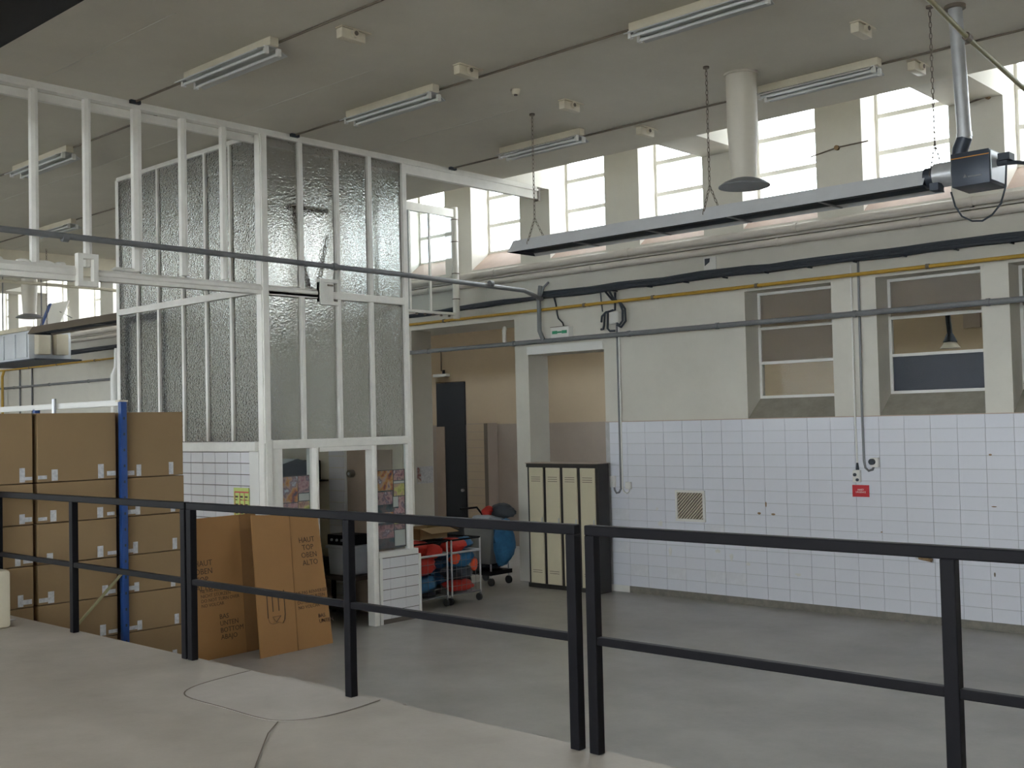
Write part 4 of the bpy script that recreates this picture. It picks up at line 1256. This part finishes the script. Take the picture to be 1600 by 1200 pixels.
outline([(.13, .44), (.13, .26), (.15, .225), (.19, .215), (.27, .222), (.32, .21), (.35, .235), (.36, .27), (.36, .44)], P2, 'carton_ink', fc, 'printed_frame')
outline([(.19, .265), (.30, .265), (.235, .225), (.19, .265)], P2, 'carton_ink', fc, 'printed_arrow')
outline([(.2, .43), (.2, .30)], P2, 'carton_ink', fc, 'printed_line')
outline([(.28, .43), (.28, .30)], P2, 'carton_ink', fc, 'printed_line')
P1 = quad((-10.36, 6.36, .002), (-10.42, 7.22, .002), (-10.53, 6.40, 1.47), 1.0, 1.0)
f1 = thing('flattened_carton', 'rear flattened brown carton standing beside the stacked boxes', 'carton', (-10.4, 6.8, 0))
sheet(f1, P1, .015, 'cardboard_warm', 'panel')
Pf = [frame_on(P1, .74, 0, .004).translation, frame_on(P1, .99, 0, .004).translation, frame_on(P1, .99, .999, .004).translation, frame_on(P1, .74, .999, .004).translation]
sheet(f1, Pf, .003, 'cardboard_fold', 'shaded_fold')  # flat strip, darker colour stands in for shade on the angled fold
text('HAUT\nOBEN\nTOP\nALTO', .085, frame_on(P1, .03, .66), 'carton_ink', f1)
text('NE PAS RENVERSER\nNICHT STÜRZEN\nDO NOT TURN OVER\nNO VOLCAR', .05, frame_on(P1, .10, .47), 'carton_ink', f1)
text('BAS\nUNTEN\nBOTTOM\nABAJO', .072, frame_on(P1, .36, .27), 'carton_ink', f1)

# ================================================================== LOCKERS
lk = thing('metal_locker', 'four-door metal locker with cream doors and black frame in the doorway', 'locker', (-10.42, 12.45, 0))
LY0, LY1, LXA, LXB = 12.30, 12.56, -11.06, -9.74
body = MB()
body.box(LXA, LY0 + .02, .0, LXB, LY1, 1.80)
body.build('body', 'locker_black', lk, smooth=False, bevel=.004)
box(LXA - .005, LY0 + .0, 1.745, LXB + .005, LY0 + .02, 1.80).build('top_strip', 'locker_black', lk, smooth=False)
box(LXA - .005, LY0 + .0, .0, LXB + .005, LY0 + .02, .06).build('bottom_strip', 'locker_black', lk, smooth=False)
dw = (LXB - LXA - .05) / 4
for i in range(4):
    a = LXA + .02 + i * (dw + .003)
    d = box(a + .028, LY0 - .002, .065, a + dw - .028, LY0 + .02, 1.74).build('door', 'locker_cream', lk, smooth=False, bevel=.003)
    v = MB()
    for z in (1.60, 1.57, 1.54, .25, .22):
        v.box(a + .07, LY0 - .003, z, a + dw - .07, LY0 - .0015, z + .008)
    v.build('vent_slots', 'fix_dark', d)
    box(a + dw - .06, LY0 - .012, .95, a + dw - .045, LY0 - .002, 1.02).build('handle', 'galv', d)
box(LXA - .02, LY0 - .01, 1.80, LXB + .01, LY1 + .02, 1.812).build('top_sheet', 'plaster_dado', lk)

# ================================================================== CARTS
def cart(y0, y1, x0, x1, h, label, bags, lean=0):
    t = thing('wire_cart', label, 'cart', ((x0 + x1) / 2, (y0 + y1) / 2, 0))
    r = .010
    for x in (x0, x1):
        for y in (y0, y1):
            MB().cyl((x, y, .12), (x, y, h), r + .002, n=8).build('post', 'galv', t)
            MB().tube([(x - .0, y, .12), (x - .03, y, .08)], .014, n=6).build('caster_fork', 'grey_pipe', t)
            MB().cyl((x - .03, y - .014, .05), (x - .03, y + .014, .05), .05, n=16).build('wheel', 'rubber', t)
    for z, m, rr in ((.14, 'grey_pipe', .010), (h - .17, 'galv', .016), (h, 'black_paint', .012)):
        b = MB()
        b.cyl((x0, y0, z), (x1, y0, z), rr, n=8).cyl((x0, y1, z), (x1, y1, z), rr, n=8).cyl((x0, y0, z), (x0, y1, z), rr, n=8).cyl((x1, y0, z), (x1, y1, z), rr, n=8)
        b.build('rail', m, t)
    for k in range(1, 5):
        z = .14 + (h - .31) * k / 5
        MB().cyl((x1, y0, z), (x1, y1, z), .0035, n=6).build('wire', 'grey_pipe', t)
        MB().cyl((x0, y0, z), (x1, y0, z), .0035, n=6).build('wire', 'grey_pipe', t)
    for k in range(1, 6):
        y = y0 + (y1 - y0) * k / 6
        MB().cyl((x1, y, .14), (x1, y, h - .17), .0025, n=6).build('wire', 'grey_pipe', t)
    box(x0, y0, .13, x1, y1, .145).build('deck', 'grey_pipe', t)
    box(x0 + .02, y0 + .02, .15, x0 + .03, y1 - .02, h - .05).build('shade_back', 'bag_dark', t)  # dark sheets, here and below, stand in for the shade between bags
    box(x0 + .02, y1 - .03, .15, x1 - .3, y1 - .02, h - .05).build('shade_side', 'bag_dark', t)


XC = -10.76
cart(9.66, 10.36, XC - .75, XC, .86, 'nearer wire roll cart of bags beside the low tiled wall', None)
cart(10.44, 10.98, XC - .75, XC, .86, 'farther wire roll cart of bags, standing next to the locker side', None)
bagspec = [((XC - .36, 10.01, .76), .30, .31, .11, 'bag_red', 'big red bag heaped on top of the nearer wire cart'), ((XC - .13, 10.20, .73), .11, .15, .10, 'bag_red', 'small red bag at the right top of the nearer wire cart'),
           ((XC - .21, 10.02, .54), .19, .30, .12, 'bag_red', 'dull red bag in the middle of the nearer wire cart'), ((XC - .21, 10.04, .31), .19, .29, .13, 'bag_blue', 'blue bag low in the nearer wire cart'),
           ((XC - .55, 10.0, .40), .14, .30, .22, 'bag_dark', 'dark bag at the back of the nearer wire cart'), ((XC - .19, 10.0, .19), .17, .28, .045, 'bag_dark', 'flat dark bag on the deck of the nearer wire cart'),
           ((XC - .20, 10.64, .76), .18, .18, .11, 'bag_red', 'red bag on top of the farther wire cart'), ((XC - .18, 10.74, .58), .17, .22, .13, 'bag_blue', 'blue bag in the middle of the farther wire cart'),
           ((XC - .07, 10.56, .60), .06, .09, .07, 'bag_orange', 'bright orange bag at the front of the farther wire cart'), ((XC - .055, 10.91, .50), .05, .05, .09, 'bag_orange', 'small orange pouch at the right corner of the farther wire cart'),
           ((XC - .20, 10.71, .40), .18, .25, .10, 'bag_dark', 'dark bag across the farther wire cart'), ((XC - .17, 10.71, .23), .16, .25, .08, 'bag_red', 'flat red bag at the bottom of the farther wire cart'),
           ((XC - .17, 10.86, .79), .12, .11, .08, 'bag_blue', 'small blue bag at the top right of the farther wire cart'), ((XC - .55, 10.7, .45), .14, .24, .25, 'bag_blue', 'blue bag at the back of the farther wire cart')]
for i, (c, rx, ry, rz, m, l) in enumerate(bagspec):
    bl = MB().blob(c, rx, ry, rz, seed=i + 3, amp=.26, nu=18, nv=12)
    ylo, yhi = (9.68, 10.34) if c[1] < 10.4 else (10.46, 10.96)
    bl.v = [(min(max(p[0], XC - .70), XC - .012), min(max(p[1], ylo), yhi), max(p[2], .15)) for p in bl.v]   # cloth pressed flat against the wires
    tag(bl.build('cloth_bag', m), l, 'bag', 'bags in the carts')
# open carton on the carts
oc = thing('open_carton', 'open cardboard box resting across the top of the wire carts', 'box', (-11.2, 10.5, .88))
box(-11.45, 10.15, .875, -11.05, 10.65, .89).build('base', 'cardboard', oc)
for a in ((-11.45, 10.15, -11.44, 10.65), (-11.06, 10.15, -11.05, 10.65), (-11.45, 10.15, -11.05, 10.16), (-11.45, 10.64, -11.05, 10.65)):
    box(a[0], a[1], .89, a[2], a[3], 1.02).build('side', 'cardboard', oc)
sheet(oc, [(-11.05, 10.15, 1.02), (-11.05, 10.65, 1.02), (-10.84, 10.67, .96), (-10.84, 10.17, .96)], .006, 'cardboard', 'flap')
sheet(oc, [(-11.05, 10.65, 1.02), (-11.45, 10.65, 1.02), (-11.45, 10.88, .97), (-11.05, 10.88, .97)], .006, 'cardboard', 'flap')
sheet(oc, [(-11.45, 10.15, 1.02), (-11.05, 10.15, 1.02), (-11.05, 9.93, 1.05), (-11.45, 9.93, 1.05)], .006, 'cardboard', 'flap')
ch = thing('cart_handle', 'black tubular push handle behind the open carton', 'handle', (-11.5, 10.2, .86))
MB().tube([(-11.52, 9.75, .86), (-11.52, 9.75, 1.14), (-11.52, 9.8, 1.17), (-11.52, 10.3, 1.17), (-11.52, 10.35, 1.14), (-11.52, 10.35, .86)], .016, n=8).build('tube', 'black_paint', ch)
# grey bin trolley
gb = thing('bin_trolley', 'grey laundry bin trolley with blue bags against the white pier', 'trolley', (-11.75, 12.25, 0))
MB().prism([(-12.02, .32), (-11.55, .32), (-11.48, .84), (-12.08, .84)], 'y', 11.98, 12.40).build('bin', 'bin_grey', gb, bevel=.02)
box(-12.06, 11.95, .16, -11.50, 12.42, .22).build('base_frame', 'black_paint', gb)
for x in (-12.02, -11.54):
    for y in (12.0, 12.38):
        MB().cyl((x, y - .015, .06), (x, y + .015, .06), .06, n=16).build('wheel', 'rubber', gb)
        MB().cyl((x, y, .06), (x, y, .32), .014, n=8).build('stem', 'galv', gb)
MB().tube([(-12.1, 12.42, .2), (-12.1, 12.42, 1.0), (-12.1, 12.3, 1.12), (-12.1, 11.95, 1.12)], .016, n=8).build('push_bar', 'black_paint', gb)
for i, (c, rx, ry, rz, m, l) in enumerate([((-11.43, 12.18, .64), .10, .20, .34, 'bag_blue', 'blue bag hanging off the side of the grey bin trolley'), ((-11.75, 12.15, .93), .26, .2, .10, 'bag_grey', 'pale grey bag on top of the grey bin trolley'),
                                           ((-11.62, 12.35, 1.08), .20, .12, .12, 'bag_dark', 'dark bag piled against the white pier'), ((-11.85, 12.3, 1.05), .09, .09, .10, 'bag_red', 'small red bundle on the grey bin trolley'), ((-11.80, 12.22, .27), .2, .18, .05, 'bag_dark', 'dark bag under the grey bin')]):
    tag(MB().blob(c, rx, ry, rz, seed=i + 40, amp=.36, nu=18, nv=12).build('cloth_bag', m), l, 'bag', 'bags on the bin trolley')

# ================================================================== RAILINGS ON THE PLATFORM EDGE
RY = 4.29


def railing(xa, xb, posts, label):
    t = thing('guard_railing', label, 'railing', ((xa + xb) / 2, RY, PL))
    box(xa, RY - .025, 1.85, xb, RY + .025, 1.90).build('top_rail', 'black_paint', t, smooth=False, bevel=.006)
    ps = sorted(posts)
    for p in ps:
        box(p - .029, RY - .026, PL + .002, p + .029, RY + .026, 1.851).build('post', 'black_paint', t, smooth=False, bevel=.005)
    e = [xa] + ps + [xb]
    b = MB()
    for i in range(len(e) - 1):
        a, c = e[i] + (.029 if i else 0), e[i + 1] - (.029 if i < len(e) - 2 else 0)
        if c - a > .05:
            b.box(a, RY - .02, 1.325, c, RY + .02, 1.365)
    b.build('mid_rail', 'black_paint', t, smooth=False, bevel=.005)


railing(-10.24, -7.085, [-10.21, -8.79, -7.115], 'black steel guard railing section in front of the carton stack')
railing(-7.065, -3.53, [-7.035, -5.30, -3.56], 'black steel guard railing section in front of the booth and cart')
railing(-3.47, 1.8, [-3.44, -1.70, .05, 1.77], 'black steel guard railing section in front of the tile wall')

# things at the platform's left end
can = thing('white_canister', 'cream canister standing on the platform at the left edge of the photo', 'canister', (-9.62, 3.95, PL))
box(-9.78, 3.82, PL, -9.47, 4.08, 1.28).build('body', 'cream_paint', can, bevel=.03)
MB().cyl((-9.62, 3.95, 1.27), (-9.62, 3.95, 1.34), .04).build('cap', 'white_clean', can)
tag(MB().prism([(-10.1, 4.02), (-9.80, 4.05), (-9.83, 4.27), (-10.12, 4.2)], 'z', PL + .001, PL + .006).build('paper_sheet', 'paper', smooth=False), 'pale sheet lying on the platform at the left edge', 'sheet')
# hanging lamp and board seen in the second inner window
il = thing('corridor_lamp', 'black corridor lamp with pale shade behind the second inner window', 'lamp', (-5.9, 15, 3.2))
MB().tube([(-5.66, 14.5, 4.6), (-5.655, 14.5, 3.75), (-5.63, 14.5, 3.42)], .035, n=8).build('stem', 'black_cable', il)
MB().cyl((-5.63, 14.5, 3.23), (-5.63, 14.5, 3.31), .13, .07, n=18).build('shade', 'cream_paint', il)
MB().cyl((-5.63, 14.5, 3.31), (-5.63, 14.5, 3.42), .09, .04, n=18).build('cap', 'black_cable', il)
tag(box(-6.08, YK - .04, 3.6, -5.84, YK - .001, 3.88).build('wall_board', 'plaster_dado'), 'dull square board on the corridor wall beyond the second inner window', 'board')
